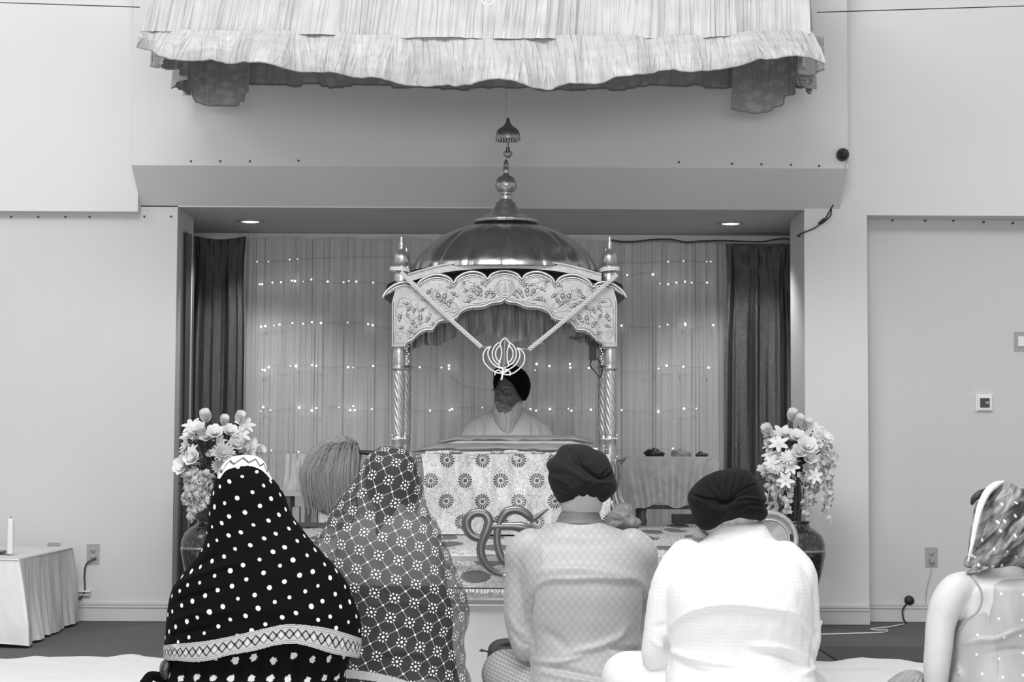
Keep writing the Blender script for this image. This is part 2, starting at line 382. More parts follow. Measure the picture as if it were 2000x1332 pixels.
def sph(gm, c, r, n=10, sc=(1, 1, 1)):
    th = np.linspace(0, PI, n//2+2); ph = np.linspace(0, 2*PI, n+1)
    V = np.stack([np.sin(th)[:, None]*np.cos(ph)*sc[0], np.sin(th)[:, None]*np.sin(ph)*sc[1], np.cos(th)[:, None]+0*ph[None]*1.0], -1)
    V[..., 2] *= sc[2]; return gm.add(V.reshape(-1, 3)*r+np.array(c), grid_faces(len(th), n+1))
def beads(gm, P, r, n=None, seg=6):
    if n: P = smoothpath(P, n)
    for p in P: sph(gm, p, r, seg)
def loft(rows, Yc, nv, nu, ex=2.0, dfront=1.0, pad=None):
    """rows: (py, xl, xr, half depth, Y shift) -> closed rings seen as that outline; seam on the far side"""
    R = np.array(rows, float); py = np.linspace(R[0, 0], R[-1, 0], nv)
    xl, xr, hd, ys = [herm(py, R[:, 0], R[:, k]) for k in (1, 2, 3, 4)]
    th = np.linspace(-1.5*PI, .5*PI, nu)                    # -pi/2 faces the camera, seam at +pi/2
    C = np.cos(th); Sn = np.sin(th); C = np.sign(C)*np.abs(C)**(2/ex); Sn = np.sign(Sn)*np.abs(Sn)**(2/ex)
    V = np.zeros((nv, nu, 3)); Y0 = Yc+ys
    Lp = np.array([at(a, b, y) for a, b, y in zip(xl, py, Y0)]); Rp = np.array([at(a, b, y) for a, b, y in zip(xr, py, Y0)])
    mid = (Lp+Rp)/2; hw = (Rp-Lp)/2
    V = mid[:, None]+hw[:, None]*C[None, :, None]; V[..., 1] += hd[:, None]*Sn[None]
    d = np.linalg.norm(np.diff(V, axis=1), axis=2); U = np.concatenate([np.zeros((nv, 1)), np.cumsum(d, 1)], 1); U -= U[:, [nu//2]]
    vv = np.concatenate([[0], np.cumsum(np.linalg.norm(np.diff(V[:, nu//2], axis=0), axis=1))])
    UV = np.stack([U, np.repeat(-vv[:, None], nu, 1)], -1).reshape(-1, 2)
    gm = G(); gm.add(V.reshape(-1, 3), [q[::-1] for q in grid_faces(nv, nu)], UV); gm.shape = (nv, nu)
    return gm
def capped(gm):                          # close a loft for remeshing
    nv, nu = gm.shape; gm.f += [tuple(range(nu)), tuple((nv-1)*nu+j for j in range(nu))[::-1]]; return gm
def blob(poly, c, Yc, dn, df, na=72, nt=48, ex=1.0, lin=False):
    """rounded closed body with the outline `poly` (photo pixels); dn / df: depth towards / away from the camera"""
    P = np.array(poly, float)-np.array(c); an = np.arctan2(P[:, 1], P[:, 0]); k = np.argsort(an); an = an[k]; rr = np.hypot(*P[k].T)
    A = np.concatenate([an-2*PI, an, an+2*PI]); Rr = np.concatenate([rr]*3)
    ph = np.linspace(-PI, PI, na+1)[:-1]; r = np.interp(ph, A, Rr) if lin else herm(ph, A, Rr); th = np.linspace(0, PI, nt+2)
    V = [at(c[0], c[1], Yc)-np.array([0, dn, 0])]
    for t in th[1:-1]:
        s = math.sin(t)**ex; yo = -dn*math.cos(t) if t < PI/2 else -df*math.cos(t)
        for a, q in zip(ph, r): p = at(c[0]+q*s*math.cos(a), c[1]+q*s*math.sin(a), Yc); p[1] += yo; V.append(p)
    p = at(c[0], c[1], Yc); p[1] += df; V.append(p); n = nt
    Fc = [(0, 1+(j+1) % na, 1+j) for j in range(na)]
    for i in range(n-1): Fc += [(1+i*na+j, 1+i*na+(j+1) % na, 1+(i+1)*na+(j+1) % na, 1+(i+1)*na+j) for j in range(na)]
    l = len(V)-1; Fc += [(l, 1+(n-1)*na+j, 1+(n-1)*na+(j+1) % na) for j in range(na)]
    return G().add(np.array(V), Fc)
def strokes_disp(V, strokes):
    Q = proj(V); out = np.zeros(len(V))
    for st in strokes:
        kind, pts, w, d = st[:4]; P = smoothpath(np.array(pts, float), max(8, 5*len(pts))); best = np.full(len(Q), 1e9); sd = np.zeros(len(Q)); tt = np.zeros(len(Q))
        for i in range(len(P)-1):
            a = P[i]; b = P[i+1]; ab = b-a; L = ab@ab+1e-9; t = np.clip(((Q-a)@ab)/L, 0, 1); q = Q-(a+t[:, None]*ab); dist = np.hypot(q[:, 0], q[:, 1])
            m = dist < best; best[m] = dist[m]; sd[m] = np.sign(ab[0]*q[m, 1]-ab[1]*q[m, 0]); tt[m] = (i+t[m])/(len(P)-1)
        fade = np.clip(np.sin(PI*np.clip(tt, .02, .98)), 0, 1)**.5
        if kind == 'g': out += d*np.exp(-(best/w)**2)*fade
        else:                            # 's': overhanging step, raised on the left of the stroke's direction
            s = best*-sd; k = 1/(1+np.exp(-s/1.2)); out += d*k*np.exp(-np.abs(s)/w)*fade
    return out
def carve(o, strokes, nz=None):
    me = o.data; n = len(me.vertices); V = np.zeros(n*3); me.vertices.foreach_get('co', V); V = V.reshape(-1, 3); N = np.zeros(n*3)
    me.update(); me.vertices.foreach_get('normal', N) if hasattr(me.vertices[0], 'normal') else None; N = N.reshape(-1, 3)
    Wd = V+ORG[o.name]; face = np.clip(-(N@cf)*3, 0, 1); d = strokes_disp(Wd, strokes)*face
    if nz:
        for (sx, sz, amp, sd_) in nz: d = d+amp*vn(Wd[:, 0]*sx+Wd[:, 1]*sx*.7, Wd[:, 2]*sz, sd_)
    V = V+N*d[:, None]; me.vertices.foreach_set('co', V.ravel()); me.update(); return o
def fused(name, geos, m, parent, voxel=.008, sm=6, uvscale=1.0):
    gm = G()
    for q in geos: gm.add(q.V(), q.f)
    me = mk('tmp', gm.V(), gm.f); t = bpy.data.objects.new('tmp', me); COL.objects.link(t)
    r = t.modifiers.new('r', 'REMESH'); r.mode = 'VOXEL'; r.voxel_size = voxel
    s = t.modifiers.new('s', 'SMOOTH'); s.iterations = sm; s.factor = .6
    bpy.context.view_layer.update(); dg = bpy.context.evaluated_depsgraph_get(); m2 = bpy.data.meshes.new_from_object(t.evaluated_get(dg))
    n = len(m2.vertices); V = np.zeros(n*3); m2.vertices.foreach_get('co', V); V = V.reshape(-1, 3)
    Fc = [tuple(p.vertices) for p in m2.polygons]; bpy.data.objects.remove(t, do_unlink=True); bpy.data.meshes.remove(m2)
    return obj(name, G().add(V, Fc, V[:, [0, 2]]*uvscale), m, parent)
def split(gm, region, bandv):
    """split faces of gm by a photo-space test; region faces get (arc length, bandv) as UV"""
    V = gm.V(); U = gm.U(); Q = proj(V); Fc = np.array([f for f in gm.f if len(f) == 4]); C = Q[Fc].mean(1); nrm = np.cross(V[Fc[:, 1]]-V[Fc[:, 0]], V[Fc[:, 2]]-V[Fc[:, 0]])
    inside = region(C[:, 0], C[:, 1])
    a = G().add(V, [tuple(f) for f in Fc[~inside]], U); UB = np.stack([U[:, 0], bandv(Q[:, 0], Q[:, 1])], 1)
    def compact(V, U, Fs):
        Fs = np.array(Fs); ids, inv = np.unique(Fs, return_inverse=True); return G().add(V[ids], [tuple(r) for r in inv.reshape(Fs.shape)], U[ids])
    return compact(V, U, Fc[~inside]), compact(V, UB, Fc[inside])
def sheet(fn, nu, nv, uvfn=None):
    u = np.linspace(0, 1, nu); v = np.linspace(0, 1, nv); Vv, Uu = np.meshgrid(v, u, indexing='ij'); P = fn(Uu.ravel(), Vv.ravel())
    UV = uvfn(Uu.ravel(), Vv.ravel()) if uvfn else None
    return G().add(P, grid_faces(nv, nu), UV)
def dup(mesh_obj, parent, mat4):
    o = mesh_obj.copy(); COL.objects.link(o); o.parent = parent; o.matrix_local = mat4; return o

# ================================================================== THE SETTING
WY = 11.04; BY = 10.75; AY = 12.46
ZC = zat(407, WY, 957); ZBF = zat(326, BY, 957)
XL = at(341, 800, WY)[0]; XR = at(1572, 700, WY)[0]; ZLS = zat(412.5, 10.95, 150); ZRS = zat(420.5, WY, 1750); XRR = xat(1696, WY)
XB0 = at(257, 322, BY)[0]; XB1 = at(1656, 330, BY)[0]
struct(obj('floor', bbox(-9, 9, -1, 14, -.1, 0), 'carpet', smooth=False))
gm = bbox(-9, XB0, 10.95, 11.6, ZLS, 6); box(gm, XB0, 0, WY, WY+.004, ZC, 6); wl = struct(obj('wall_left_upper', gm, 'wall', smooth=False))
struct(obj('wall_left', bbox(-9, XL, WY, 11.6, 0, ZLS+.3), 'panel', smooth=False))
gm = bbox(XR+.001, 9, WY, 11.6, ZRS, 6); box(gm, XR, XRR, WY, 11.6, 0, ZRS); struct(obj('wall_right', gm, 'wall', smooth=False))
struct(obj('wall_right_recess', bbox(XRR-.2, 9, 11.25, 11.7, 0, ZRS+.2), 'panel', smooth=False))
gm = G(); hull8(gm, [(XB0, BY, ZBF), (XB0, BY, 6), (XB0+.0, WY+.01, ZC), (XB0, WY+.01, 6), (XB1, BY, ZBF), (XB1, BY, 6), (XB1, WY+.01, ZC), (XB1, WY+.01, 6)])
bulk = struct(obj('wall_bulkhead', gm, 'wall', smooth=False))
XA0 = xat(349, AY); XA1 = xat(1560, AY)
gm = G(); hull8(gm, [(XL, WY+.01, 0), (XL, WY+.01, ZC+.2), (XA0, AY, 0), (XA0, AY, ZC+.2), (XL-.3, WY+.3, 0), (XL-.3, WY+.3, ZC+.2), (XA0-.3, AY, 0), (XA0-.3, AY, ZC+.2)])
struct(obj('wall_alcove_left', gm, 'soffit', smooth=False))
gm = G(); hull8(gm, [(XR, WY+.01, 0), (XR, WY+.01, ZC+.2), (XA1, AY, 0), (XA1, AY, ZC+.2), (XR+.3, WY+.3, 0), (XR+.3, WY+.3, ZC+.2), (XA1+.3, AY, 0), (XA1+.3, AY, ZC+.2)])
struct(obj('wall_alcove_right', gm, 'soffit', smooth=False))
struct(obj('trim_added_board', bbox(xat(352, 12.34), xat(1562, 12.34), 12.335, 12.36, zat(474, 12.34), ZC), 'wall', smooth=False))  # added pale board, brightens the shaded strip of back wall above the curtains
struct(obj('wall_alcove_back', bbox(-2.6, 2.4, AY, AY+.1, 0, ZC+.2), 'wall', smooth=False))
struct(obj('ceiling_alcove', bbox(-2.5, 2.3, WY+.005, AY+.1, ZC+.001, ZC+.2), 'soffit', smooth=False))
# baseboards with two ridges
def baseboard(name, x0, x1, y):
    gm = bbox(x0, x1, y-.014, y+.01, .004, .098); box(gm, x0, x1, y-.022, y, .082, .088); box(gm, x0, x1, y-.020, y, .098, .110); struct(obj(name, gm, 'panel', smooth=False))
baseboard('baseboard_left', -9, XL, WY); baseboard('baseboard_right', XR, XRR, WY); baseboard('baseboard_right_recess', XRR, 9, 11.25)
# screw heads along the lower edges of the walls
def screws(par, pts, Y, r=.006):
    first = None
    for px, py in pts:
        p = at(px, py, Y); gm = G(); lathe(gm, [(r, 0), (r, .004), (.0005, .0055)], (0, 0, 0), 10, tilt=[(1, 0, 0), (0, 0, -1), (0, 1, 0)])
        o = obj('screw_head', gm.add(np.zeros((0, 3)), []) if False else shift(gm, p), 'screw', par)
def shift(gm, p): gm.v = [v+np.array(p) for v in gm.v]; return gm
screws(bulk, [(373, 315), (430, 315), (488, 315), (583, 314), (1326, 317), (1430, 320), (1487, 321), (1545, 322), (1600, 324)], BY-.001)
screws(wl, [], 10.95)
scr = thing('screw_row', 'row of tiny dark screws along the top of the left wall panel', 'screws', tuple(at(282, 423, WY)))
screws(scr, [(22, 424), (75, 424), (128, 424), (175, 424), (282, 423), (334, 423)], WY-.001, .006)
scr = thing('screw_row', 'row of tiny dark screws under the top edge of the right wall recess', 'screws', tuple(at(1807, 431, 11.25)))
screws(scr, [(1743, 430), (1807, 431), (1862, 431), (1921, 434), (1978, 436)], 11.249, .007)

# recessed downlights
for px, py, lab in ((489, 431, 'round recessed downlight, lit, in the alcove ceiling at the left'), (1427, 435, 'round recessed downlight, lit, in the alcove ceiling at the right')):
    d = at(px, py, 1.0)-CAMP; p = CAMP+d*((ZC-CAMZ)/d[2])
    t = thing('recessed_downlight', lab, 'ceiling light', tuple(p), 'recessed downlights')
    gm = G(); lathe(gm, [(.088, 0), (.088, -.006), (.058, -.010), (.055, -.002), (.055, 0)], p, 32); obj('trim_ring', gm, 'plate', t)
    gm = G(); lathe(gm, [(.0005, -.009), (.04, -.0085), (.055, -.005)], p, 32); obj('lens', gm, 'lens', t)
    l = bpy.data.lights.new('downlight_lamp', 'SPOT'); l.energy = 30; l.spot_size = 2.0; l.spot_blend = .6; l.shadow_soft_size = .05
    lo = bpy.data.objects.new('downlight_lamp', l); COL.objects.link(lo); lo.location = (p[0], p[1], p[2]-.03)

# wires that hold the canopy
for (a, b, Ya, Yb, lab) in (((-60, 3), (272, 14), 10.6, 9.2, 'thin dark wire running to the left end of the canopy'), ((1596, 24), (2090, 9), 9.2, 10.6, 'thin dark wire running to the right end of the canopy')):
    gm = G(); tube(gm, [at(*a, Ya), at(*b, Yb)], .0028, 6, caps=False); tag(obj('support_wire', gm, 'wire'), lab, 'wire')

# white sheet over the carpet, darker flat strip by the right wall
def fsheet(u, v):
    X = -4.5+9*u; Y = 3.2+(at(600, 1291, 8.95)[1]-3.2)*v; Y = 3.2+v*(5.78+.05*vn(X*3.1, 0, 4)+.05*vn(X*9, 0, 5))
    edge = np.clip((v-.93)/.07, 0, 1); Z = .014+.006*vn(X*6, Y*4, 2)+edge*np.clip(vn(X*5, 2, 8), 0, 1)*.035+.004*vn(X*17, Y*9, 3)-.012*(v > .995)
    return np.stack([X, Y, Z], 1)
tag(obj('floor_sheet', sheet(fsheet, 260, 160), 'sheet'), 'large white cotton sheet spread over the carpet under the worshippers', 'floor sheet')
tag(obj('dark_floor_strip', bbox(1.55, 3.6, 9.05, 9.72, .001, .008), 'carpet2', smooth=False), 'dark flat strip on the carpet in front of the right wall', 'mat')

# wall fittings
def plate(px, py, Y, w=.072, h=.114, d=.006):
    c = at(px, py, Y); return c, bbox(c[0]-w/2, c[0]+w/2, Y-d, Y, c[2]-h/2, c[2]+h/2)
def outlet(px, py, Y, label, plug):
    c, gm = plate(px, py, Y); t = thing('wall_outlet', label, 'outlet', (c[0], Y, c[2]), 'wall outlets'); obj('cover_plate', gm, 'plate', t, False)
    for dz in (.021, -.021):
        q = G(); lathe(q, [(.017, 0), (.016, .003), (.0004, .003)], (0, 0, 0), 16, tilt=[(1, 0, 0), (0, 0, -1), (0, 1, 0)]); obj('socket', shift(q, (c[0], Y-.0062, c[2]+dz)), 'plate', t)
        q = G(); [box(q, c[0]+s-.0012, c[0]+s+.0012, Y-.0102, Y-.0088, c[2]+dz-.005, c[2]+dz+.005) for s in (-.006, .006)]; obj('socket_slots', q, 'darkgrey', t, False)
    return c
outlet(182, 1082, WY, 'left wall outlet with a dark cord plugged in', 1)
outlet(105, 1079, WY, 'wall outlet half hidden by the white-draped table', 0)
outlet(1819, 1088, 11.25, 'wall outlet in the right recess with a small pale plug', 1)
gm = G(); tube(gm, [at(187, 1090, WY-.02), at(170, 1100, WY-.03), at(165, 1125, WY-.015), at(165, 1154, WY-.02), at(158, 1168, WY-.02), at(138, 1174, WY-.03)], .005, 8, 40)
t = thing('power_cord', 'dark cord hanging from the left outlet through a white bracket', 'cord', tuple(at(165, 1150, WY))); obj('cord', gm, 'darkgrey', t)
c = at(164, 1154, WY); gm = bbox(c[0]-.043, c[0]+.043, WY-.03, WY, c[2]-.004, c[2]+.004); box(gm, c[0]-.04, c[0]+.04, WY-.03, WY, c[2]-.024, c[2]-.018); obj('bracket', gm, 'white', t, False)
gm = G(); tube(gm, [at(1819, 1097, 11.23), at(1819, 1108, 11.225), at(1810, 1150, 11.24), at(1807, 1185, 11.24)], .0018, 6, 24); c = at(1819, 1094, 11.23); box(gm, c[0]-.009, c[0]+.009, 11.21, 11.245, c[2]-.014, c[2]+.01)
tag(obj('plug', gm, 'plate', smooth=False), 'pale plug with a thin wire in the right wall outlet', 'plug')
c, gm = plate(1994, 667, 11.25, .08, .115); t = thing('switch_plate', 'pale wall switch plate high on the right wall at the frame edge', 'switch', (c[0], 11.25, c[2])); obj('cover_plate', gm, 'plate', t, False)
obj('rocker', bbox(c[0]-.02, c[0]+.015, 11.235, 11.245, c[2]-.03, c[2]+.03), 'white', t, False)
c = at(1921, 787, 11.25); t = thing('thermostat', 'square white thermostat with a dark screen on the right wall', 'thermostat', (c[0], 11.25, c[2]))
gm = bbox(c[0]-.05, c[0]+.05, 11.235, 11.25, c[2]-.05, c[2]+.05); box(gm, c[0]-.042, c[0]+.042, 11.22, 11.236, c[2]-.042, c[2]+.042); obj('housing', gm, 'white', t, False)
gm = bbox(c[0]-.028, c[0]+.028, 11.216, 11.2205, c[2]-.028, c[2]+.028); obj('screen', gm, 'darkgrey', t, False)
obj('display_segment', bbox(c[0]+.004, c[0]+.024, 11.214, 11.2162, c[2]-.006, c[2]+.008), 'plate', t, False)
c = at(1775, 1172, 11.25); t = thing('round_wall_jack', 'round black wall jack low on the right wall with a black cord', 'wall jack', tuple(c))
gm = G(); lathe(gm, [(.026, 0), (.028, .004), (.026, .03), (.014, .034), (.0005, .034)], (0, 0, 0), 24, tilt=[(1, 0, 0), (0, 0, -1), (0, 1, 0)]); obj('jack', shift(gm, c), 'dark', t)
gm = G(); tube(gm, [at(1770, 1180, 11.23), at(1763, 1192, 11.21), at(1764, 1206, 11.2), at(1771, 1220, 11.15)], .005, 8, 24); obj('cord', gm, 'dark', t)
gm = G(); P = [(1590, 1239), (1640, 1238), (1700, 1236), (1725, 1235), (1728, 1230), (1718, 1231), (1705, 1230), (1740, 1224), (1765, 1219)]
def onfloor(px, py, z=.006): d = at(px, py, 1.0)-CAMP; return CAMP+d*((z-CAMZ)/d[2])
tube(gm, [onfloor(*p) for p in P], .0045, 6, 60); tag(obj('extension_cable', gm, 'whitewire'), 'thin white cord lying on the carpet by the right wall', 'cord')
# security camera on the bulkhead
c = at(1645, 303, BY); t = thing('security_camera', 'small dark dome security camera at the right end of the bulkhead', 'camera', tuple(c))
tl = [(1, 0, 0), (0, 0, -1), (0, 1, 0)]
gm = G(); lathe(gm, [(.036, 0), (.037, .02), (.034, .035), (.030, .04)], (0, 0, 0), 28, tilt=tl); obj('housing', shift(gm, c), 'darkgrey', t)
gm = G(); lathe(gm, [(.030, .036), (.027, .05), (.016, .062), (.009, .066)], (0, 0, 0), 28, tilt=tl); obj('ball', shift(gm, c-np.array([0, 0, .004])), 'dark', t)
gm = G(); lathe(gm, [(.010, .064), (.009, .069), (.0005, .070)], (0, 0, 0), 20, tilt=tl); obj('lens', shift(gm, c-np.array([0, 0, .004])), 'wire', t)
gm = G(); tube(gm, [at(1657, 312, BY-.01), at(1652, 322, BY-.005), at(1650, 330, BY)], .002, 6, 12); obj('cord', gm, 'plate', t)
# wire from the soffit to the curtain tops
gm = G()
tube(gm, [at(1627, 401, 10.95), at(1621, 411, 10.97), at(1612, 427, 11.0), at(1603, 437, 11.02), at(1590, 446, 11.02), at(1575, 452, 11.02), at(1566, 462, 11.4), at(1560, 464, 12.0), at(1553, 470, 12.1)], .0045, 6, 60)
tube(gm, [at(1624, 405, 10.95), at(1622, 420, 10.97), at(1611, 432, 11.0), at(1604, 437, 11.02)], .0045, 6, 20); tube(gm, [at(1609, 429, 11.0), at(1601, 436, 11.02)], .010, 6)
tube(gm, [at(1556, 505, 12.08), at(1558, 485, 12.08), at(1553, 473, 12.08), at(1540, 467, 12.08), at(1515, 468, 12.08), at(1490, 472, 12.08), at(1460, 472, 12.08), at(1410, 470, 12.15), at(1370, 471, 12.2), at(1340, 473, 12.2), at(1312, 468, 12.2), at(1275, 468, 12.2), at(1240, 472, 12.2), at(1205, 471, 12.2), at(1190, 468, 12.2)], .006, 6, 120)
tag(obj('hanging_wire', gm, 'wire'), 'loose dark wire from the soffit corner along the curtain top at right', 'wire')

# ================================================================== CURTAINS IN THE ALCOVE
def bdrop(u, v):
    px = 462+970*u; Y = 12.3; sc_ = 6*np.abs(np.sin(px*.0273+.4))+2*vn(px*.05, 0, 3); zt = zat(467, Y)+0*px; z = zt*(1-v)+.02*v
    z = z-(1-v)*(sc_+vn(px*.3, 0, 1))*Y/F*.6-(px-950)*.0048*Y/F
    y = Y+.012*vn(px*.18, v*1.2, 1)+.016*vn(px*.07, v*1.5+3, 2)+.006*vn(px*.5, v*2, 5)
    return np.stack([(px-1000)*Y/F, y, z], 1)
bd = obj('backdrop_curtain', sheet(bdrop, 700, 40, lambda u, v: np.stack([u*3.2, v*2.2], 1)), 'backdrop'); tag(bd, 'wide sheer grey pleated backdrop curtain across the alcove behind the throne', 'curtain')
def seqc(x0, x1, top, taper, seed):
    xc = (x0+x1)/2; hw = (x1-x0)/2
    def fn(u, v):
        w = 1-.10*np.exp(-((v-.10)/.10)**2)*taper+.02*taper*v; px = xc+(u*2-1)*hw*w-v*4
        A = .012+.045*np.clip(v*4, 0, 1); f = vn(u*7+.35*np.clip(1-v*3, 0, 1)*(u-.5), v*.6, seed)+.45*vn(u*17, v*.9, seed+1)
        y = 12.1-A*f-.02*np.exp(-v*30)*np.abs(vn(u*9, 3, seed)); z = (at(0, top, 12.1)[2])*(1-v)+.03*v-(px-1000)*.0048*12.1/F
        z = z-.02*np.sin(u*PI)*np.exp(-v*14)*taper
        return np.stack([(px-1000)*12.1/F, y+.01*vn(u*30, v*26, seed+5)*np.exp(-v*6), z], 1)
    return sheet(fn, 260, 220, lambda u, v: np.stack([u*.45, v*2.2], 1))
for a, s in (((372, 480, 462, 1.0, 11), 'left'), ((1416, 1566, 467, .6, 22), 'right')):
    t = obj('sequin_curtain', seqc(*a), 'sequin'); tag(t, 'dark sequinned curtain hanging at the %s side of the backdrop' % s, 'curtain', 'sequin curtains')
def sided(u, v):
    Y = 11.22+.78*u; x0 = XL+(XA0-XL)*(Y-WY)/(AY-WY); return np.stack([x0+.075+.03*vn(u*9, v*.8, 3)+.012*vn(u*25, v, 4), Y, (ZC-.12)*(1-v)+.02*v], 1)
tag(obj('side_drape', sheet(sided, 120, 20, lambda u, v: np.stack([u*1.3, v*2.2], 1)), 'sidedrape'), 'dull grey drape hanging along the left side wall of the alcove', 'drape')

ROWS = [('top', [(502, 511), (524, 511), (566, 507), (581, 506), (1305, 511), (1335, 510), (1380, 511), (1388, 511)], 1),
 ('second', [(507, 555), (512, 555), (532, 552), (549, 551), (570, 548), (576, 549), (-592, 550), (608, 546), (640, 550), (-671, 551), (-681, 549), (696, 550), (-729, 552), (1225, 537), (1275, 536), (-1289, 554), (1305, 555), (1321, 552), (1338, 550), (-1351, 552), (1381, 552)], 0),
 ('third', [(510, 638), (518, 637), (-535, 636), (546, 634), (571, 631), (592, 632), (609, 629), (627, 631), (-679, 630), (719, 633), (728, 635), (1214, 636), (-1288, 638), (-1304, 634), (1338, 632), (1339, 635), (1393, 635)], 0),
 ('fourth', [(-512, 722), (517, 723), (525, 717), (-567, 715), (578, 715), (609, 713), (618, 715), (680, 717), (-690, 718), (729, 715), (820, 717), (-862, 718), (877, 714), (877, 720), (1048, 711), (-1045, 723), (1073, 715), (1113, 711), (1114, 718), (1150, 719), (-1286, 720), (1302, 714), (1335, 716), (1384, 718)], 0),
 ('fifth', [(-509, 803), (514, 795), (-528, 801), (584, 796), (609, 802), (618, 797), (-662, 796), (684, 801), (690, 793), (693, 801), (726, 799), (840, 802), (878, 801), (883, 799), (-942, 796), (1036, 799), (1047, 802), (1074, 799), (-1110, 798), (1116, 802), (1154, 800), (-1214, 801), (1286, 804), (1336, 798), (-1360, 798)], 0),
 ('lowest', [(517, 883), (530, 880), (583, 883), (1314, 876)], 1)]
BM = {}
for nm, pts, dim in ROWS:
    P = [at(abs(x), y, 12.255) for x, y in pts]
    t = thing('fairy_light_string', '%s row of tiny lit fairy lights on the backdrop curtain' % nm, 'fairy lights', tuple(P[0]), 'fairy lights on the backdrop')
    gm = G(); tube(gm, [p+np.array([0, .012, 0]) for p in sorted(P, key=lambda q: q[0])], .0012, 5, 120, caps=False); obj('cord', gm, 'plate', t)
    for (x, y), p in zip(pts, P):
        k = 'dimbulb' if (dim or x < 0) else 'bulb'
        if k not in BM:
            gm = G(); sph(gm, (0, 0, 0), .0064 if k == 'bulb' else .0062, 10); me = mk('bulb', gm.V(), gm.f); me.materials.append(M[k]); BM[k] = me
        o = bpy.data.objects.new('bulb', BM[k]); COL.objects.link(o); o.parent = t; o.location = Vector(p-ORG[t.name]); s = random.uniform(.75, 1.1); o.scale = (s, s, s)

# ================================================================== CANOPY OVER THE THRONE
t = thing('canopy', 'large pale pleated cloth canopy with double ruffles hung high over the throne', 'canopy', (0, 9.8, 3.0))
def fold(s, v, seed, k=1.0):
    big = vn(s*15*k, v*.15, seed)+.5*vn(s*33*k, v*.2+2, seed+1); sm = vn(s*120*k, v*1.3, seed+2)*.5+vn(s*260*k, v*2, seed+3)*.22
    return big, sm
def skirt(A, B, zt, zb, amp, seed, seg, flare, outn, k=1.0, res=(900, 36), wob=1.0, lx=None, rx=None):
    A = np.array(A, float); B = np.array(B, float); n = np.array(outn, float)
    def fn(u, v):
        big, sm = fold(u, v, seed, k); zbu = zb(u); ztu = zt(u); z = ztu+(zbu-ztu)*v-.012*wob*v*(sm*.5+big*.6)
        P = A[None]*(1-u)[:, None]+B[None]*u[:, None]; g_ = flare(v)
        off = amp*(.25+.75*v)*big+.011*sm+g_
        lat = .035*v*vn(u*16*k, .3*v, seed+7)+.008*vn(u*40*k, v, seed+8)+(lx(v)*(1-u)+rx(v)*u if lx else 0)
        d = B-A; d = d/np.linalg.norm(d)
        Q = np.zeros((len(u), 3)); Q[:, :2] = P[:, :2]+off[:, None]*n[None, :2]+lat[:, None]*d[None, :2]; Q[:, 2] = z; return Q
    L = np.linalg.norm(B-A)
    return sheet(fn, res[0], res[1], lambda u, v: np.stack([u*L, v*.7+seed], 1))
YF, YR = 9.0, 10.55
fl = at(283, 0, YF); fr_ = at(1588, 0, YF); rl = at(378, 150, YR); rr = at(1578, 155, YR)
cx0, cx1 = fl[0]+.03, fr_[0]-.03
hem_px = [0, .06, .2, .35, .5, .65, .78, .88, .95, 1]; hem_py = [88, 106, 128, 150, 159, 157, 138, 118, 106, 122]
seam_py = lambda u: 55+9*np.sin(u*PI)+4*vn(u*11, 0, 5)
zf = lambda py, Y: CAMZ+(893-py)*Y/F
hemz = lambda u: zf(herm(u, hem_px, hem_py)+3.5*vn(u*38, 0, 9)+7*vn(u*17, 0, 19)+1.2*vn(u*110, 0, 20), YF)
up = skirt((cx0, YF, 0), (cx1, YF, 0), lambda u: 0*u+3.75, lambda u: zf(seam_py(u)+3, YF), .05, 1, 0, lambda v: .0*v, (0, -1, 0), lx=lambda v: -.075*np.clip((v-.55)/.45, 0, 1), rx=lambda v: .02*v); obj('upper_front_ruffle', up, 'canopy', t)
dn = skirt((cx0-.0, YF, 0), (cx1+.0, YF, 0), lambda u: zf(seam_py(u)-2, YF), hemz, .14, 31, 0, lambda v: .01+.05*np.sin(v*PI*.6), (0, -1, 0), res=(1100, 44), lx=lambda v: -.06-.05*v, rx=lambda v: .02+.04*v); lr = obj('lower_front_ruffle', dn, 'canopy', t)
V = dn.V(); last = V[-1100:]; gm = G(); tube(gm, last[::3], .0042, 5, caps=False); obj('hem_cord', gm, 'hem', lr)
# sides: step down towards the rear
stp = lambda u, a: np.interp(u, [0, .08, .081, .3, .301, .55, .551, .8, .801, 1], [0, 0, .012, .012, .028, .028, .05, .05, .06, .06])*a
zl0 = zf(90, YF); zr0 = zf(122, YF)
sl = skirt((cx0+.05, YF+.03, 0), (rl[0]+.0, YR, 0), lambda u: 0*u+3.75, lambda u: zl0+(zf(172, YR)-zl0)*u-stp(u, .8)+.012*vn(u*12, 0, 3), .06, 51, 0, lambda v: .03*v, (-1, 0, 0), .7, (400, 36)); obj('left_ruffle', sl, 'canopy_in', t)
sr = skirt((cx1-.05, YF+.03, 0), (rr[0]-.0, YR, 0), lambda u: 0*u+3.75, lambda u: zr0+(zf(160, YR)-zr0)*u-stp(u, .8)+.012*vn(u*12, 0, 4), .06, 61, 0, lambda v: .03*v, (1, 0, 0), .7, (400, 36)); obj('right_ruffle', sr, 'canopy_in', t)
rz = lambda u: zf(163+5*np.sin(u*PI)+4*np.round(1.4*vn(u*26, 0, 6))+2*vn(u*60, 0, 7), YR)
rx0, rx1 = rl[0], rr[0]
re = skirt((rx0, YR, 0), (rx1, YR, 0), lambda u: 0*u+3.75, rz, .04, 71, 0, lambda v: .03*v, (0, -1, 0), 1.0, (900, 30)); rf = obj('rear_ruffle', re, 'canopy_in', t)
V = re.V(); gm = G(); tube(gm, V[-900:][::3], .005, 5, caps=False); obj('hem_cord', gm, 'hem', rf)
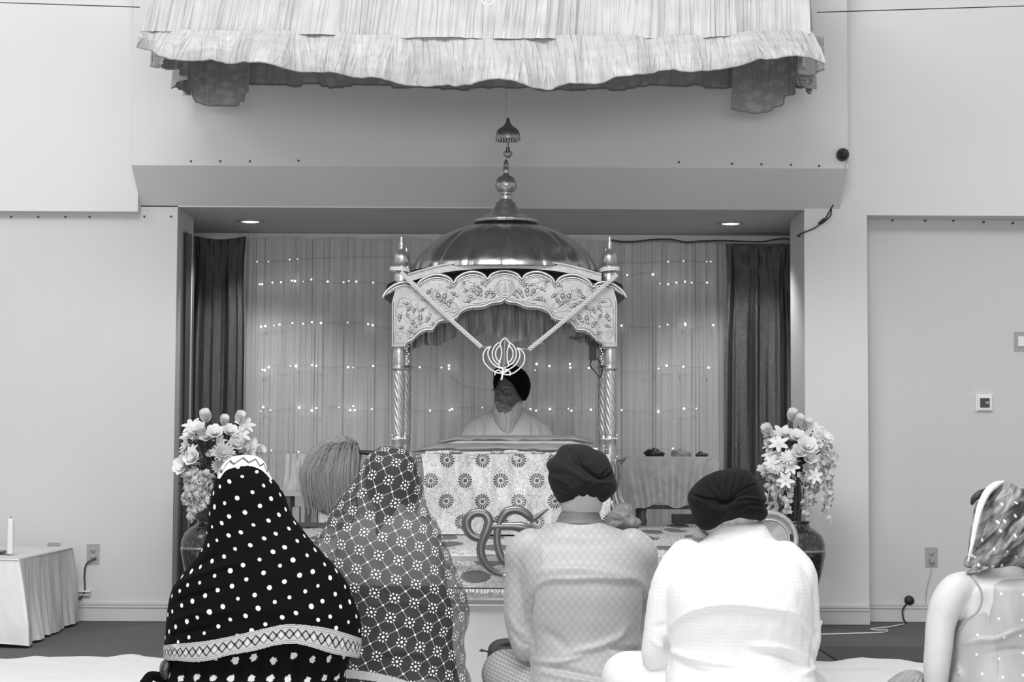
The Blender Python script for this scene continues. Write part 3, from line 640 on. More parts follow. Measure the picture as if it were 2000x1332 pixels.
def tail(pxs, pys, seed, Y=10.5):        # gathered corner piece hanging lower
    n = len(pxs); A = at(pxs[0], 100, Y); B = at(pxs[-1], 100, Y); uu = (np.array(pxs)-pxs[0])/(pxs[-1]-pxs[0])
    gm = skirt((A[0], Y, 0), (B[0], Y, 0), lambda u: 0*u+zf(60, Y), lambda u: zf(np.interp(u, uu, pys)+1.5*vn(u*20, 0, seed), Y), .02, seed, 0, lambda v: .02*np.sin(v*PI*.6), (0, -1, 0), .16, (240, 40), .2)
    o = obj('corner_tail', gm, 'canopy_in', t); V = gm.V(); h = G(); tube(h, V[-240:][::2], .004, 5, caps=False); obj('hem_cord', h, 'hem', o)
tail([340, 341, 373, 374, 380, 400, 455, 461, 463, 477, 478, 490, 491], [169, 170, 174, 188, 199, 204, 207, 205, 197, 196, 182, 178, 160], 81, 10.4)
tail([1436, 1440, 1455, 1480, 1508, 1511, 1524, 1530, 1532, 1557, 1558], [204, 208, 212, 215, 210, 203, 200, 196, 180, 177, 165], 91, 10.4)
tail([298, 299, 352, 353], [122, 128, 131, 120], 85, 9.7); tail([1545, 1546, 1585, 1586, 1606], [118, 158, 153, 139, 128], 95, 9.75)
obj('canopy_top', bbox(cx0, cx1, YF+.02, YR-.02, 3.72, 3.76), 'canopy', t, False)
c = at(953, -1, 8.8); gm = G(); th = np.linspace(0, 2*PI, 40); tube(gm, [c+np.array([.027*math.cos(a), 0, .027*math.sin(a)]) for a in th], .0035, 8, caps=False)
tag(obj('hanging_ring', gm, 'bead'), 'small white ring hanging before the canopy at the top of the picture', 'ring')
# hanging beaded ornament
HY = 9.8; hc = at(989, 270, HY); s_ = HY/F
t = thing('hanging_ornament', 'small bell-shaped metal ornament with a bead fringe hanging above the throne finial', 'ornament', tuple(hc))
gm = G(); tube(gm, [at(988, 100, HY), at(989, 232, HY)], .0022, 6, caps=False); obj('cord', gm, 'plate', t)
def pxlathe(prof, cx, Y, n=32, flute=None):  # prof in photo pixels (radius, y)
    c = at(cx, 893, Y); p = [(max(r, .05)*Y/F, zat(y, Y, cx)-c[2]) for r, y in prof]; gm = G(); lathe(gm, p, (c[0], Y, c[2]), n, flute=flute); return gm
obj('bell', pxlathe([(1, 230), (3, 232), (4, 238), (9, 246), (18, 252), (22, 257), (24, 262), (23.4, 264), (25, 268), (24, 270), (25.5, 274), (24, 275), (20, 270)], 989, HY, 32), 'chrome', t)
gm = G()
for k in range(30):
    a = k/30*2*PI; x = hc[0]+25*s_*math.cos(a); y = HY+25*s_*math.sin(a); tube(gm, [(x, y, zat(274, HY)), (x, y, zat(302+1.5*math.sin(k*2.1), HY))], .0013, 4, caps=False); sph(gm, (x, y, zat(302+1.5*math.sin(k*2.1), HY)), .0028, 6)
    sph(gm, (x, y, zat(276, HY)), .003, 6)
obj('bead_fringe', gm, 'pearl', t)
obj('pendant', pxlathe([(.4, 276), (1.4, 279), (1.5, 286), (5, 290), (3, 293), (9, 297), (9, 302), (5, 307), (.5, 309)], 989, HY, 20), 'chrome', t)

# ================================================================== DAIS AND THRONE
DX0, DX1, DYF, DYB, DZ = -1.17, 1.03, 7.7, 11.5, .565
dais = thing('dais', 'low white-fronted dais under a floral sheet, carrying the throne', 'platform', (-.07, 9.6, 0))
obj('platform_body', bbox(DX0, DX1, DYF+.02, DYB, .002, DZ-.03), plain('off-white panel', .45, .7), dais, False)
z0 = zat(1158, DYF); 
for a, b, m_, dy in ((1165, 1172, 'bead', .012), (1172, 1180, 'plate', .004), (1180.5, 1182.5, 'bead', .008)):
    obj('front_trim', bbox(DX0, DX1, DYF-dy, DYF+.02, zat(b, DYF), zat(a, DYF)), m_, dais, False)
# floral sheet: top surface then front drop
def fl1(u, v):
    X = DX0-.02+(DX1-DX0+.04)*u; L = DYB-DYF; s = v*(L+.17); Y = np.where(s < L, DYB-s, DYF-.02-.012*vn(X*6, s*7, 2)); Z = np.where(s < L, DZ+.004*vn(X*6, s*6, 1), DZ-(s-L))
    return np.stack([X, Y, Z], 1)
fs = obj('floral_sheet', sheet(fl1, 160, 420, lambda u, v: np.stack([u*2.2, np.where(v*3.97 < 3.8, v*3.97*.17, .646+(v*3.97-3.8)*1.9)], 1)), 'floral'); tag(fs, 'white floral sheet with dark leaves covering the top and front edge of the dais', 'sheet')
gm = G(); [box(gm, DX0-.02, DX1+.02, DYF-.052, DYF-.045, DZ-.022, DZ-.002)]; obj('edge_band', gm, 'plate', fs, False)
gm = G(); [box(gm, DX0-.02, DX1+.02, DYF-.054, DYF-.040, zat(1149, DYF), zat(1146.5, DYF))]; obj('hem_line', gm, 'darkgrey', fs, False)
gm = G(); 
for k in range(150): x = DX0+k*.0148; tube(gm, [(x, DYF-.05, zat(1149, DYF)), (x+.004*math.sin(k*1.7), DYF-.052, zat(1156+2*math.sin(k*.9), DYF))], .0045, 5, caps=False)
obj('fringe', gm, 'bead', fs)

PF, PB, PC = 9.75, 10.34, 10.05     # front pillars, rear pillars, centre
pk = thing('throne_canopy', 'silver domed throne canopy on four twisted pillars in the middle of the dais', 'throne', (-.04, PC, DZ))
CX = 985.5
def pillar(px, Y, sc_):
    r = lambda v: v*sc_
    y0 = 893+(DZ-CAMZ)*-F/Y
    prof = [(11, y0), (13.5, y0-3), (13.5, y0-14), (11, y0-18), (11.5, 905), (12, 890), (11.5, 876), (11.5, 861), (12.5, 859), (12.5, 856), (11, 854), (10.5, 850)]
    gm = pxlathe(prof, px, Y, 28); c = at(px, 893, Y)
    # twisted shaft
    n = 90; seg = 64; ys = np.linspace(851, 725, n); th = np.linspace(0, 2*PI, seg+1); V = []
    for i, y in enumerate(ys):
        e = min(1, (ys[0]-y)/8, (y-ys[-1])/8); R = 11.3*Y/F*(1+.03*e)+.0045*e*np.abs(np.sin(5*(th+i*.052)))*1.0-.003*e
        V.append(np.stack([c[0]+R*np.cos(th), Y+R*np.sin(th), np.full(seg+1, zat(y, Y, px))], 1))
    gm.add(np.concatenate(V), grid_faces(n, seg+1))
    h = pxlathe([(10.5, 726), (11, 723), (14, 721), (14, 718), (11.5, 716), (12, 712), (12.8, 700), (12, 686), (11, 682), (11, 678), (13, 677), (13, 660)], px, Y, 28); gm.add(h.V(), h.f)
    return gm
for px, Y in ((777.5, PF), (1192, PF), (790, PB), (1180, PB)): obj('pillar', pillar(px, Y, 1), 'silver', pk)
# front panel
arch = [(766, 677), (790, 677), (793, 670), (803.6, 665), (812, 657), (820, 650), (832, 645), (844, 644), (850, 636), (856, 629), (865, 626), (874, 626), (884, 624), (892, 620), (897, 612), (904, 606.6), (916, 602), (928, 600.6), (939, 600), (949, 597.6), (956, 594), (964, 591.6), (975, 590.5), (982, 588), (985.5, 584)]
scal = []
for (xa, ya, xb, yb, pkx, pky) in ((748, 577, 812, 558, 782, 549), (812, 558, 886, 549.5, 852, 533), (886, 549.5, 952, 542, 921, 527.5), (952, 542, 1019, 542, 985.5, 525)):
    n = 10
    for k in range(n+1 if xa == 952 else n):
        t_ = k/n; x = xa+(xb-xa)*t_; base = ya+(yb-ya)*t_; h = (ya+yb)/2-pky; scal.append((x, base-h*math.sin(PI*t_)**.6))
mir = lambda L: [(2*CX-x, y) for x, y in L]
scal_full = [p for p in scal if p[0] <= CX]; scal_full = scal_full+[q for q in mir(scal_full[::-1]) if q[0] > CX+.5]
archf = arch+mir(arch[::-1])[1:]
def extr(poly, Y0, Y1, m, name, parent, bev=.0):
    bmv = [at(x, y, (Y0)) for x, y in poly]; n = len(poly)
    import bmesh
    b = bmesh.new(); a = [b.verts.new(p) for p in bmv]; c_ = [b.verts.new(p+np.array([0, Y1-Y0, 0])) for p in bmv]
    for i in range(n): b.faces.new((a[i], a[(i+1) % n], c_[(i+1) % n], c_[i]))
    e1 = [b.edges.get((a[i], a[(i+1) % n])) for i in range(n)]; e2 = [b.edges.get((c_[i], c_[(i+1) % n])) for i in range(n)]
    bmesh.ops.triangle_fill(b, use_beauty=True, edges=e1); bmesh.ops.triangle_fill(b, use_beauty=True, edges=e2); bmesh.ops.recalc_face_normals(b, faces=b.faces)
    b.verts.ensure_lookup_table(); V = np.array([v.co[:] for v in b.verts]); Fc = [tuple(v.index for v in f.verts) for f in b.faces]; b.free()
    return obj(name, G().add(V, Fc), m, parent, False)
top_in = [(x, y+9) for x, y in scal_full if 768 < x < 1203]
poly = archf+[(1205, 677)]+[(1206, 592)]+top_in[::-1]+[(765, 592), (765, 677)]
seen = []; [seen.append(p) for p in poly if not seen or abs(p[0]-seen[-1][0])+abs(p[1]-seen[-1][1]) > .6]
fp = extr(seen[1:], PF-.045, PF+.02, 'relief', 'front_arch_panel', pk)
YR0 = PF-.047
def prel(pts, r, gm, n=None, Y=YR0, seg=8, m=1.0): tube(gm, [at(x, y, Y) for x, y in pts], r, seg, n or 4*len(pts), flat=m)
gm = G()
prel([(x, y+3.5) for x, y in scal_full], .0085, gm, 200, YR0-.006); prel([(x, y+9.5) for x, y in scal_full if 752 < x < 1219], .0055, gm, 200, YR0-.002); prel([(x, y+13) for x, y in scal_full if 756 < x < 1215], .003, gm, 200)
obj('scalloped_moulding', gm, 'silver', fp)
# hood of the scallops (depth from front to rear)
gm = G(); P = np.array([at(x, y+1, PF-.05) for x, y in scal_full]); Q = P+np.array([0, .17, .0]); V = np.concatenate([P, Q]); n = len(P); gm.add(V, [(i, i+1, n+i+1, n+i) for i in range(n-1)]); obj('hood', gm, 'relief', fp, False)
gm = G(); prel([(x, y-1) for x, y in arch][1:]+mir([(x, y-1) for x, y in arch][1:][::-1])[1:], .0065, gm, 260); prel([(x-2, y-6) for x, y in arch][3:]+[(2*CX-x+2, y-6) for x, y in arch[3:][::-1]][1:], .0028, gm, 260); obj('arch_moulding', gm, 'silver', fp)
gm = G()
for s in (0, 1):
    f = (lambda L: L) if s == 0 else mir
    prel(f([(767, 590), (767, 640), (767, 676)]), .005, gm); prel(f([(766, 676), (780, 676), (790, 676)]), .005, gm); prel(f([(773, 600), (773, 640), (773, 668), (787, 669)]), .0022, gm)
    prel(f([(783, 660), (776, 652), (779, 645), (786, 646), (795, 650)]), .003, gm)
    prel(f([(776, 598), (780, 584), (797, 582), (803, 588), (797, 597), (780, 597)]), .003, gm)
    obj('border_moulding', gm, 'silver', fp); gm = G()
def leaf(gm, x, y, a, L, w):             # embossed leaf with lobes
    pts = []; n = 9
    for k in range(n):
        t_ = k/(n-1); r = w*math.sin(PI*min(1, t_*1.02+.02))**.7*(1+.25*math.sin(t_*15)); pts.append((x+L*t_*math.cos(a)+2.0*math.sin(t_*PI)*math.sin(a), y+L*t_*math.sin(a)+2.0*math.sin(t_*PI)*math.cos(a), r))
    Pw = [at(px, py, YR0) for px, py, _ in pts]; tube(gm, Pw, [max(.3, r)*.0026 for *_, r in pts], 8, 22, flat=1.0)
gm = G(); spr = [(848, 608, -2.6), (846, 607, -.2), (936, 586, -2.7)]
def scroll(gm, f, pts, r=.0032): prel(f(pts), r, gm, 6*len(pts))
for s in (0, 1):
    f = (lambda L: L) if s == 0 else mir
    scroll(gm, f, [(797, 668), (800, 650), (812, 635), (828, 628), (840, 620), (838, 610)]); scroll(gm, f, [(800, 640), (806, 625), (818, 615), (814, 600), (805, 596), (806, 606)])
    scroll(gm, f, [(850, 612), (862, 606), (880, 608), (893, 606), (888, 600), (883, 605), (888, 610)]); scroll(gm, f, [(856, 598), (866, 590), (880, 588), (890, 593), (896, 603)])
    scroll(gm, f, [(926, 592), (940, 590), (955, 586), (968, 582), (980, 580)]); scroll(gm, f, [(900, 555), (915, 566), (935, 582), (950, 590)], .0022); scroll(gm, f, [(838, 566), (850, 580), (870, 600), (890, 614)], .0022)
    scroll(gm, f, [(917, 545), (905, 552), (908, 562), (920, 562), (926, 553), (917, 550)]); scroll(gm, f, [(850, 566), (842, 574), (848, 584), (858, 580), (856, 571)])
    for (x, y, a, L, w) in ((862, 590, -1.9, 22, 3.2), (866, 592, -1.3, 24, 3.2), (874, 596, -.9, 18, 2.8), (880, 600, -2.3, 20, 2.6), (858, 600, -2.6, 20, 2.6), (935, 578, -2.2, 22, 3), (940, 580, -1.6, 22, 3), (948, 582, -1.1, 20, 2.8), (958, 583, -.8, 18, 2.5), (930, 584, -2.9, 18, 2.4), (905, 570, -.6, 14, 2.2), (925, 556, .2, 14, 2.2),
                            (815, 640, -2.2, 20, 2.8), (822, 634, -1.5, 22, 3), (832, 630, -1.0, 18, 2.6), (812, 652, -2.8, 16, 2.4), (840, 634, -.5, 14, 2.2), (808, 612, -1.2, 14, 2.4), (800, 622, -2, 12, 2.2), (818, 606, -.4, 14, 2.2), (786, 590, .1, 14, 2.4), (780, 628, -1.3, 18, 3), (778, 640, -.3, 12, 2.4), (795, 608, -.9, 14, 2.6), (822, 585, -.3, 18, 2.8), (834, 575, -.9, 14, 2.6), (895, 580, -2.6, 16, 2.6), (905, 588, -.2, 18, 2.6), (950, 560, -2.4, 14, 2.4), (955, 572, -.4, 12, 2.2), (900, 545, .9, 12, 2.2), (872, 560, -.2, 14, 2.4), (845, 592, -2.9, 16, 2.6)):
        if s: x = 2*CX-x; a = PI-a
        leaf(gm, x, y, a, L*1.12, w*1.3)
obj('leaf_relief', gm, 'silver', fp)
gm = G(); th = np.linspace(0, 2*PI, 30)
prel([(986+19*math.cos(a), 562+17*math.sin(a)) for a in th], .0034, gm, 60); prel([(986+11.5*math.cos(a), 563+11*math.sin(a)) for a in np.linspace(-1.0, PI+1.0, 20)], .0028, gm, 50)
prel([(986+15*math.cos(a), 561+14.5*math.sin(a)) for a in np.linspace(-.6, PI+.6, 20)], .0028, gm, 50); prel([(986, 548), (986, 560), (986, 573)], [.002, .0045, .003], gm); prel([(979, 571), (986, 568), (993, 571)], .0025, gm)
obj('emblem_relief', gm, 'silver', fp)
gm = G(); P = smoothpath([at(x, y+3, PF-.03) for x, y in arch[1:]+mir(arch[1:][::-1])[1:]], 110); beads(gm, P, .0042); obj('bead_light_chain', gm, 'bead', pk)
for s in (-1, 1):
    gm = G()
    for k in range(22): p = at(CX+s*207+s*12.5*math.cos(k), 850+k*7.0, PF-.02); sph(gm, p, .0045, 6)
    for k in range(7): p = at(CX+s*207+(k-3)*4, 857+math.sin(k), PF-.045); sph(gm, p, .0045, 6)
    for k in range(9): p = at(CX+s*190+2*math.sin(k*2), 671+k*5, PF-.02); sph(gm, p, .0045, 6)
    obj('pillar_bead_lights', gm, 'bead', pk)['kind'] = 'stuff'
# side and rear panels
for s in (-1, 1):
    def sp(u, v, s=s):
        Y = PF+(PB-PF)*u; top = zat(560, PF); low = zat(677-60*math.sin(1.0)*0, PF)-0; zb = low+.20*np.sin(u*PI)**.5; X = at(CX+s*207, 600, PF)[0]+0*u; Xb = at(CX+s*195, 600, PB)[0]
        return np.stack([X+(Xb-X)*u, Y, top+(zb-top)*v], 1)
    obj('side_arch_panel', sheet(sp, 30, 6), 'relief', pk)
    gm = G(); hood = [at(CX+s*238, 580, PF-.02), at(CX+s*229, 556, PF-.02), at(CX+s*214, 548, PF-.02)]; hb = [p+np.array([-s*.02, PB-PF+.1, .0]) for p in hood]; V = np.array(hood+hb); gm.add(V, [(0, 1, 4, 3), (1, 2, 5, 4)]); obj('side_hood', gm, 'silver', pk)
rp = [(x*1-0, y) for x, y in seen[1:]]
obj('roof_plate', bbox(at(782, 560, PF)[0], at(1190, 560, PF)[0], PF, PB+.02, zat(556, PF), zat(552, PF)), 'relief', pk, False)
extr([(CX+(x-CX)*.943, 893+(y-893)*.943) for x, y in seen[1:]], PB, PB+.04, 'relief', 'rear_arch_panel', pk)
# curved cornice
co = [(796, 534), (830, 524), (874, 514), (930, 508.5), (985.5, 507), (1041, 508.5), (1097, 514), (1141, 524), (1175, 534)]
gm = G()
def band(gm, dy0, dy1, Ya, Yb):
    A = smoothpath([at(x, y+dy0, Ya) for x, y in co], 60); B = smoothpath([at(x, y+dy1, Ya) for x, y in co], 60); d = np.array([0, Yb-Ya, 0]); n = 60
    V = np.concatenate([A, B, B+d, A+d]); gm.add(V, [(k*n+i, k*n+i+1, ((k+1) % 4)*n+i+1, ((k+1) % 4)*n+i) for k in range(4) for i in range(n-1)]+[(0, n, 2*n, 3*n), (n-1, 4*n-1, 3*n-1, 2*n-1)])
band(gm, 3.4, 17, PF-.058, PB+.02); obj('cornice', gm, 'relief', pk, False)
gm = G(); band(gm, 0, 3, PF-.068, PB+.04); obj('cornice_lip', gm, 'relief', pk, False)
# dome: elliptical rings fitted over the curved cornice
prof = [(183, 532), (180, 521), (171, 506), (160, 492), (146, 479), (126, 464), (106, 454), (86, 446.5), (62, 440), (40, 437), (20, 436), (.3, 436)]
pr = np.array(prof, float); s = np.linspace(0, 1, 40); ss = np.linspace(0, 1, len(pr)); rr_ = herm(s, ss, pr[:, 0]); yy = herm(s, ss, pr[:, 1]); n = 193; th = np.linspace(0, 2*PI, n); V = []
for i, (r, y) in enumerate(zip(rr_, yy)):
    rib = 1-.022*np.abs(np.cos(th*8))**16*min(1, r/60); ex = 1+.0*th; V.append(np.stack([at(986.5, 500, PC)[0]+r*PC/F*rib*np.cos(th), PC+r*PC/F*.86*rib*np.sin(th), zat(y, PC)+0*th], 1))
gm = G().add(np.concatenate(V), grid_faces(40, n)); obj('dome', gm, 'dome', pk)
fin = obj('top_finial', pxlathe([(62, 437), (65, 434), (64, 430.5), (60, 429), (48, 426), (36, 420), (28, 412), (22, 402), (20, 401), (20.5, 397), (18, 396), (16, 394), (13, 392), (12.5, 387), (13.5, 384), (12, 381), (11.5, 377), (12, 376), (16, 374), (20, 368), (21.4, 361), (20, 354), (16, 347.5), (10, 343.5), (6, 342), (5.6, 336), (6.8, 334), (6.8, 331), (5.2, 330), (5.6, 325), (4.5, 317), (2, 311.5), (.3, 311)], 985.5, PC, 64, flute=(24, .012, .085)), 'silver', pk)
for px, Y in ((781, PF+.04), (1190, PF+.04), (791, PB-.02), (1182, PB-.02)):
    k = PF/Y; f = lambda y: 893-(893-y)*k
    obj('corner_finial', pxlathe([(15*k, f(560)), (15*k, f(536)), (12*k, f(528)), (13*k, f(523)), (10*k, f(520)), (13*k, f(516)), (15*k, f(510)), (15.2*k, f(503)), (14*k, f(496)), (9*k, f(490)), (5.5*k, f(487)), (4.5*k, f(480)), (5.3*k, f(473)), (3.4*k, f(470)), (3.4*k, f(463)), (1.5*k, f(457)), (.3, f(456))], px, Y, 28), 'silver', pk)
# gathered cloth lining inside the throne canopy
def fr(u, v, x0=835, x1=1150, Y=10.0, yt=585, low=lambda u: 664+6*np.sin(u*19)+4*np.sin(u*41), A=.018, sd=5):
    px = x0+(x1-x0)*u; y = yt+(low(u)-yt)*v; P = np.array([at(a, b, Y) for a, b in zip(px, y)]); P[:, 1] += A*vn(u*60, v*1.5, sd)+.03*v*vn(u*14, v, sd+1); return P
lin = thing('canopy_lining', 'dark gathered cloth frill hanging inside the arch of the throne canopy', 'frill', (0, 10.0, zat(664, 10.0)))
obj('front_frill', sheet(lambda u, v: fr(u, v, low=lambda u: 662+9*np.sin(u*11+1)+5*np.sin(u*29)), 420, 24, lambda u, v: np.stack([u, v*.3], 1)), 'frill', lin)
obj('left_frill', sheet(lambda u, v: fr(u, v, 796, 860, 10.12, 600, lambda u: 686-22*u+2*np.sin(u*23), .02, 15), 120, 16, lambda u, v: np.stack([u*.3, v*.3], 1)), 'canopy_in', lin)
obj('right_frill', sheet(lambda u, v: fr(u, v, 1110, 1178, 10.12, 600, lambda u: 662+20*u+2*np.sin(u*23), .02, 25), 120, 16, lambda u, v: np.stack([u*.3, v*.3], 1)), 'canopy_in', lin)
obj('ceiling_cloth', bbox(at(800, 590, PF)[0], at(1170, 590, PF)[0], PF+.03, PB-.01, zat(584, PF), zat(582, PF)), 'frill', lin, False)
gm = G(); c = at(1158, 685, 10.0); box(gm, c[0]-.02, c[0]+.018, 9.98, 10.02, c[2]-.05, c[2]+.05); t = thing('hanging_adapter', 'small black power adapter hanging inside the right front pillar', 'adapter', tuple(c)); obj('adapter', gm, 'dark', t, False)
gm = G(); tube(gm, [at(1157, 700, 10), at(1153, 712, 10), at(1163, 727, 10), at(1172, 736, 10), at(1176, 722, 10), at(1170, 705, 10), at(1166, 700, 10)], .0035, 6, 50); obj('cord', gm, 'dark', t)

# pearl garlands and emblem
def rope(A, B, sag):
    gm = G(); A = np.array(A); B = np.array(B); n = 74; dd_ = (B-A)/np.linalg.norm(B-A); nn_ = np.cross(dd_, (0, 1, 0))
    for i in range(n):
        t_ = i/(n-1); p = A+(B-A)*t_+np.array([0, 0, -sag*math.sin(PI*t_)])
        for k in range(4): a = k*PI/2+i*.8; sph(gm, p+nn_*(.0075*math.cos(a))+np.array([0, .0075*math.sin(a), 0]), .0052, 6)
    return gm
RY = PF-.09
for s, A, B, lab in ((0, (784, 533), (939, 677), 'white pearl garland strung from the left corner finial to the emblem'), (1, (1204, 537), (1034, 682), 'white pearl garland strung from the right corner finial to the emblem')):
    gm = rope(at(*A, RY), at(*B, RY), .006); c = at(781 if s == 0 else 1190, 529, PF+.04)
    t = thing('pearl_garland', lab, 'garland', tuple(at(*A, RY)), 'pearl garlands'); obj('strand', gm, 'pearl', t); gm = G()
    for ring in range(2):
        for k in range(44): a = k/44*2*PI; sph(gm, c+np.array([.047*math.cos(a), .062*math.sin(a)-.01*(1-math.cos(a+PI/2)), .010*ring+.004*math.cos(a)*(1 if s else -1)]), .0058, 6)
    A3 = at(*A, RY); c3 = c+np.array([.02*(1 if s == 0 else -1), -.07, 0])
    obj('finial_loop', gm, 'pearl', t)
t = thing('beaded_emblem', 'white beaded emblem of a double-edged sword, ring and two curved swords hanging in the arch', 'emblem', tuple(at(985, 735, RY)))
def bp(pts, r=.0042, n=None, closed=False):
    P = smoothpath([at(x, y, RY) for x, y in pts], n or max(6, int(sum(math.dist(a, b) for a, b in zip(pts, pts[1:]))/2.4))); h = G(); beads(h, P, r, seg=6); return h
def q(L): return [(860+x/5.123, 640+y/5.123) for x, y in L]
gm = bp(q([(645, 100), (610, 135), (600, 160), (612, 220), (610, 290), (590, 350), (585, 385), (620, 400)])); h = bp(q([(645, 100), (680, 135), (692, 160), (672, 220), (668, 290), (675, 350), (685, 375), (640, 400)])); gm.add(h.V(), h.f)
obj('sword', gm, 'bead', t); gm = G(); tube(gm, [at(*p, RY+.004) for p in q([(645, 110), (645, 160), (642, 230), (640, 300), (635, 390)])], [.004, .012, .009, .009, .014], 8, 30, flat=.3); obj('blade', gm, 'plate', t)
gm = G()
for ro in ((120, 125), (88, 95)):
    for a0, a1 in ((math.radians(-62), math.radians(62)), (math.radians(118), math.radians(242))):
        h = bp(q([(640+ro[0]*math.cos(a), 262+ro[1]*math.sin(a)) for a in np.linspace(a0, a1, 14)])); gm.add(h.V(), h.f)
obj('ring', gm, 'bead', t)
for s in (0, 1):
    f = (lambda L: L) if s == 0 else (lambda L: [(1272-x, y+14) for x, y in L])
    gm = bp(q(f([(505, 188), (462, 210), (435, 250), (428, 300), (440, 345), (470, 385), (510, 420), (560, 448), (620, 455), (660, 440)]))); h = bp(q(f([(505, 188), (482, 225), (476, 265), (490, 310), (515, 350), (555, 385), (600, 405), (650, 400)]))); gm.add(h.V(), h.f)
    obj('curved_sword', gm, 'bead', t)
gm = bp(q([(545, 470), (550, 440), (580, 425), (625, 445), (670, 430), (700, 445), (695, 475)])); h = bp(q([(628, 410), (625, 450), (620, 480), (612, 515)]), .006); gm.add(h.V(), h.f); obj('hilt', gm, 'bead', t)
for a, b in ((q([(500, 190)])[0], (940, 678)), (q([(772, 200)])[0], (1033, 683))): gm = G(); tube(gm, [at(*a, RY), at(*b, RY)], .0012, 5); obj('hanging_thread', gm, 'whitewire', t)

# book platform with its cloths
st = thing('scripture_stand', 'cloth-covered stand for the open scripture inside the throne, in front of the reader', 'stand', (-.04, 9.95, DZ))
gx0, gx1 = at(822, 880, 9.6)[0], at(1176, 880, 9.6)[0]
obj('stand_body', bbox(gx0+.02, gx1-.02, 9.66, 10.28, DZ+.006, zat(874, 9.66)), 'white', st, False)
def bc(pys, Y, x0, x1, sd, wv):
    def fn(u, v):
        px = x0+(x1-x0)*u; e = np.minimum(u, 1-u); top = pys[0]+10*np.clip(.12-e, 0, 1)/.12*wv; bot = pys[1]+wv*2.0*vn(u*6, 0, sd); y = top+(bot-top)*v
        P = np.array([at(a, b, Y) for a, b in zip(px, y)]); P[:, 1] += .02*np.cos(v*PI)*0-.035*np.sin(v*PI)+.006*vn(u*20, v*3, sd); return P
    return sheet(fn, 160, 16, lambda u, v: np.stack([u*.9, v*.2], 1))
for nm, pys, Y, x0, x1, sd, wv, m_ in (('top_cloth', (850, 867), 9.80, 855, 1160, 1, 1.0, 'bookcloth'), ('open_page_edge', (861, 869), 9.74, 858, 1150, 9, .8, 'robe'), ('lower_cloth', (866, 886), 9.68, 805, 1170, 3, 1.4, 'bookcloth')):
    obj(nm, bc(pys, Y, x0, x1, sd, wv), m_, st)
gm = G()
for k, (y, r, sd) in enumerate(((885, .010, 1), (891, .007, 2), (896, .009, 3))):
    P = [at(815+i*7.4, y+1.2*math.sin(i*.9+sd)+2*math.sin(i*.37+sd*2)+(5*(1-i/6) if i < 6 else 0), 9.62) for i in range(50)]; tube(gm, P, [r*(.6+.5*abs(math.sin(i*1.7+sd))) for i in range(50)], 8, 200, flat=.6)
obj('rolled_edge', gm, 'brocade', st)
def bro(u, v):
    px = 822+370*u; y = 887+(1052-887)*v; Y = 9.6; P = np.array([at(a, b, Y) for a, b in zip(px+(-6*v+8*np.sin(v*5))*(u < .3)*(.3-u)/.3, y)]); P[:, 1] += -.03*v+.03*vn(u*9, v*1.5, 4)+.016*vn(u*22, v*3, 6); P[:, 2] = np.maximum(P[:, 2], DZ+.006); return P
bo = obj('brocade_drape', sheet(bro, 260, 70, lambda u, v: np.stack([u*.967+.055, -v*.431+.08-.05], 1)), 'brocade'); tag(bo, 'pale brocade drape with dark round rosettes hanging before the scripture stand', 'drape')
# side drape by the right front pillar and satin bundle
def sd_(u, v):
    px = 1186+26*u+(v**2)*14*(u+.3)+3*np.sin(v*9); y = 902+(1020-902)*v; P = np.array([at(a, b, 9.66) for a, b in zip(px, y)]); P[:, 1] += .03*vn(u*5, v*2, 8); return P
tag(obj('satin_scarf', sheet(sd_, 60, 60, lambda u, v: np.stack([u*.1, v*.35], 1)), 'silver'), 'shiny satin scarf hanging beside the foot of the right front pillar', 'scarf')
gm = blob([(1186, 1024), (1196, 1000), (1215, 985), (1232, 992), (1240, 1010), (1252, 1026), (1220, 1032)], (1216, 1012), 9.5, .08, .1, 48, 30)
bu = obj('satin_bundle', gm, 'frill'); carve(bu, [], [(60, 60, .008, 3), (25, 25, .015, 5)]); tag(bu, 'crumpled satin bundle lying on the dais beside the right front pillar', 'bundle')

# ================================================================== THE READER BEHIND THE SCRIPTURE
PY = 10.75
pr_ = thing('person', 'seated bearded reader in a black turban and spectacles, facing the camera behind the scripture', 'person', (at(990, 860, PY)[0], PY, DZ))
def arm(gm, P, R, n=20): tube(gm, P, R, 14, n)
def hand(gm, w, d, up, side=1, sc=1.0):  # palm, four fingers and a thumb, slightly curled, from wrist w along d
    w = np.array(w, float); d = np.array(d, float); d /= np.linalg.norm(d); up = np.array(up, float); up -= d*up.dot(d); up /= np.linalg.norm(up); s = np.cross(d, up)*side
    for k in range(4): tube(gm, [w+s*(k-1.5)*.012*sc, w+d*.05*sc+s*(k-1.5)*.017*sc, w+d*.085*sc+s*(k-1.5)*.019*sc], [.014*sc, .013*sc, .011*sc], 10, 6)
    for k, L in enumerate((.062, .074, .070, .054)):
        b = w+d*.085*sc+s*(k-1.5)*.020*sc; tube(gm, [b, b+d*L*.5*sc-up*.006*sc, b+d*L*.8*sc-up*.022*sc, b+d*L*.9*sc-up*.036*sc], [.0088*sc, .0083*sc, .0077*sc, .007*sc], 8, 8)
    b = w+d*.02*sc-s*.022*sc; tube(gm, [b, b+d*.03*sc-s*.022*sc-up*.006*sc, b+d*.058*sc-s*.026*sc-up*.018*sc], [.0125*sc, .0105*sc, .0085*sc], 8, 8)
X = at(990, 860, PY)[0]
face = blob([(978, 728), (1000, 728), (1014, 745), (1021, 768), (1021, 786), (1012, 800), (997, 812), (980, 812), (969, 803), (965.5, 790), (965, 776), (966, 758), (969, 740)], (993, 772), PY, .085, .12, 90, 60)
gs = [face]
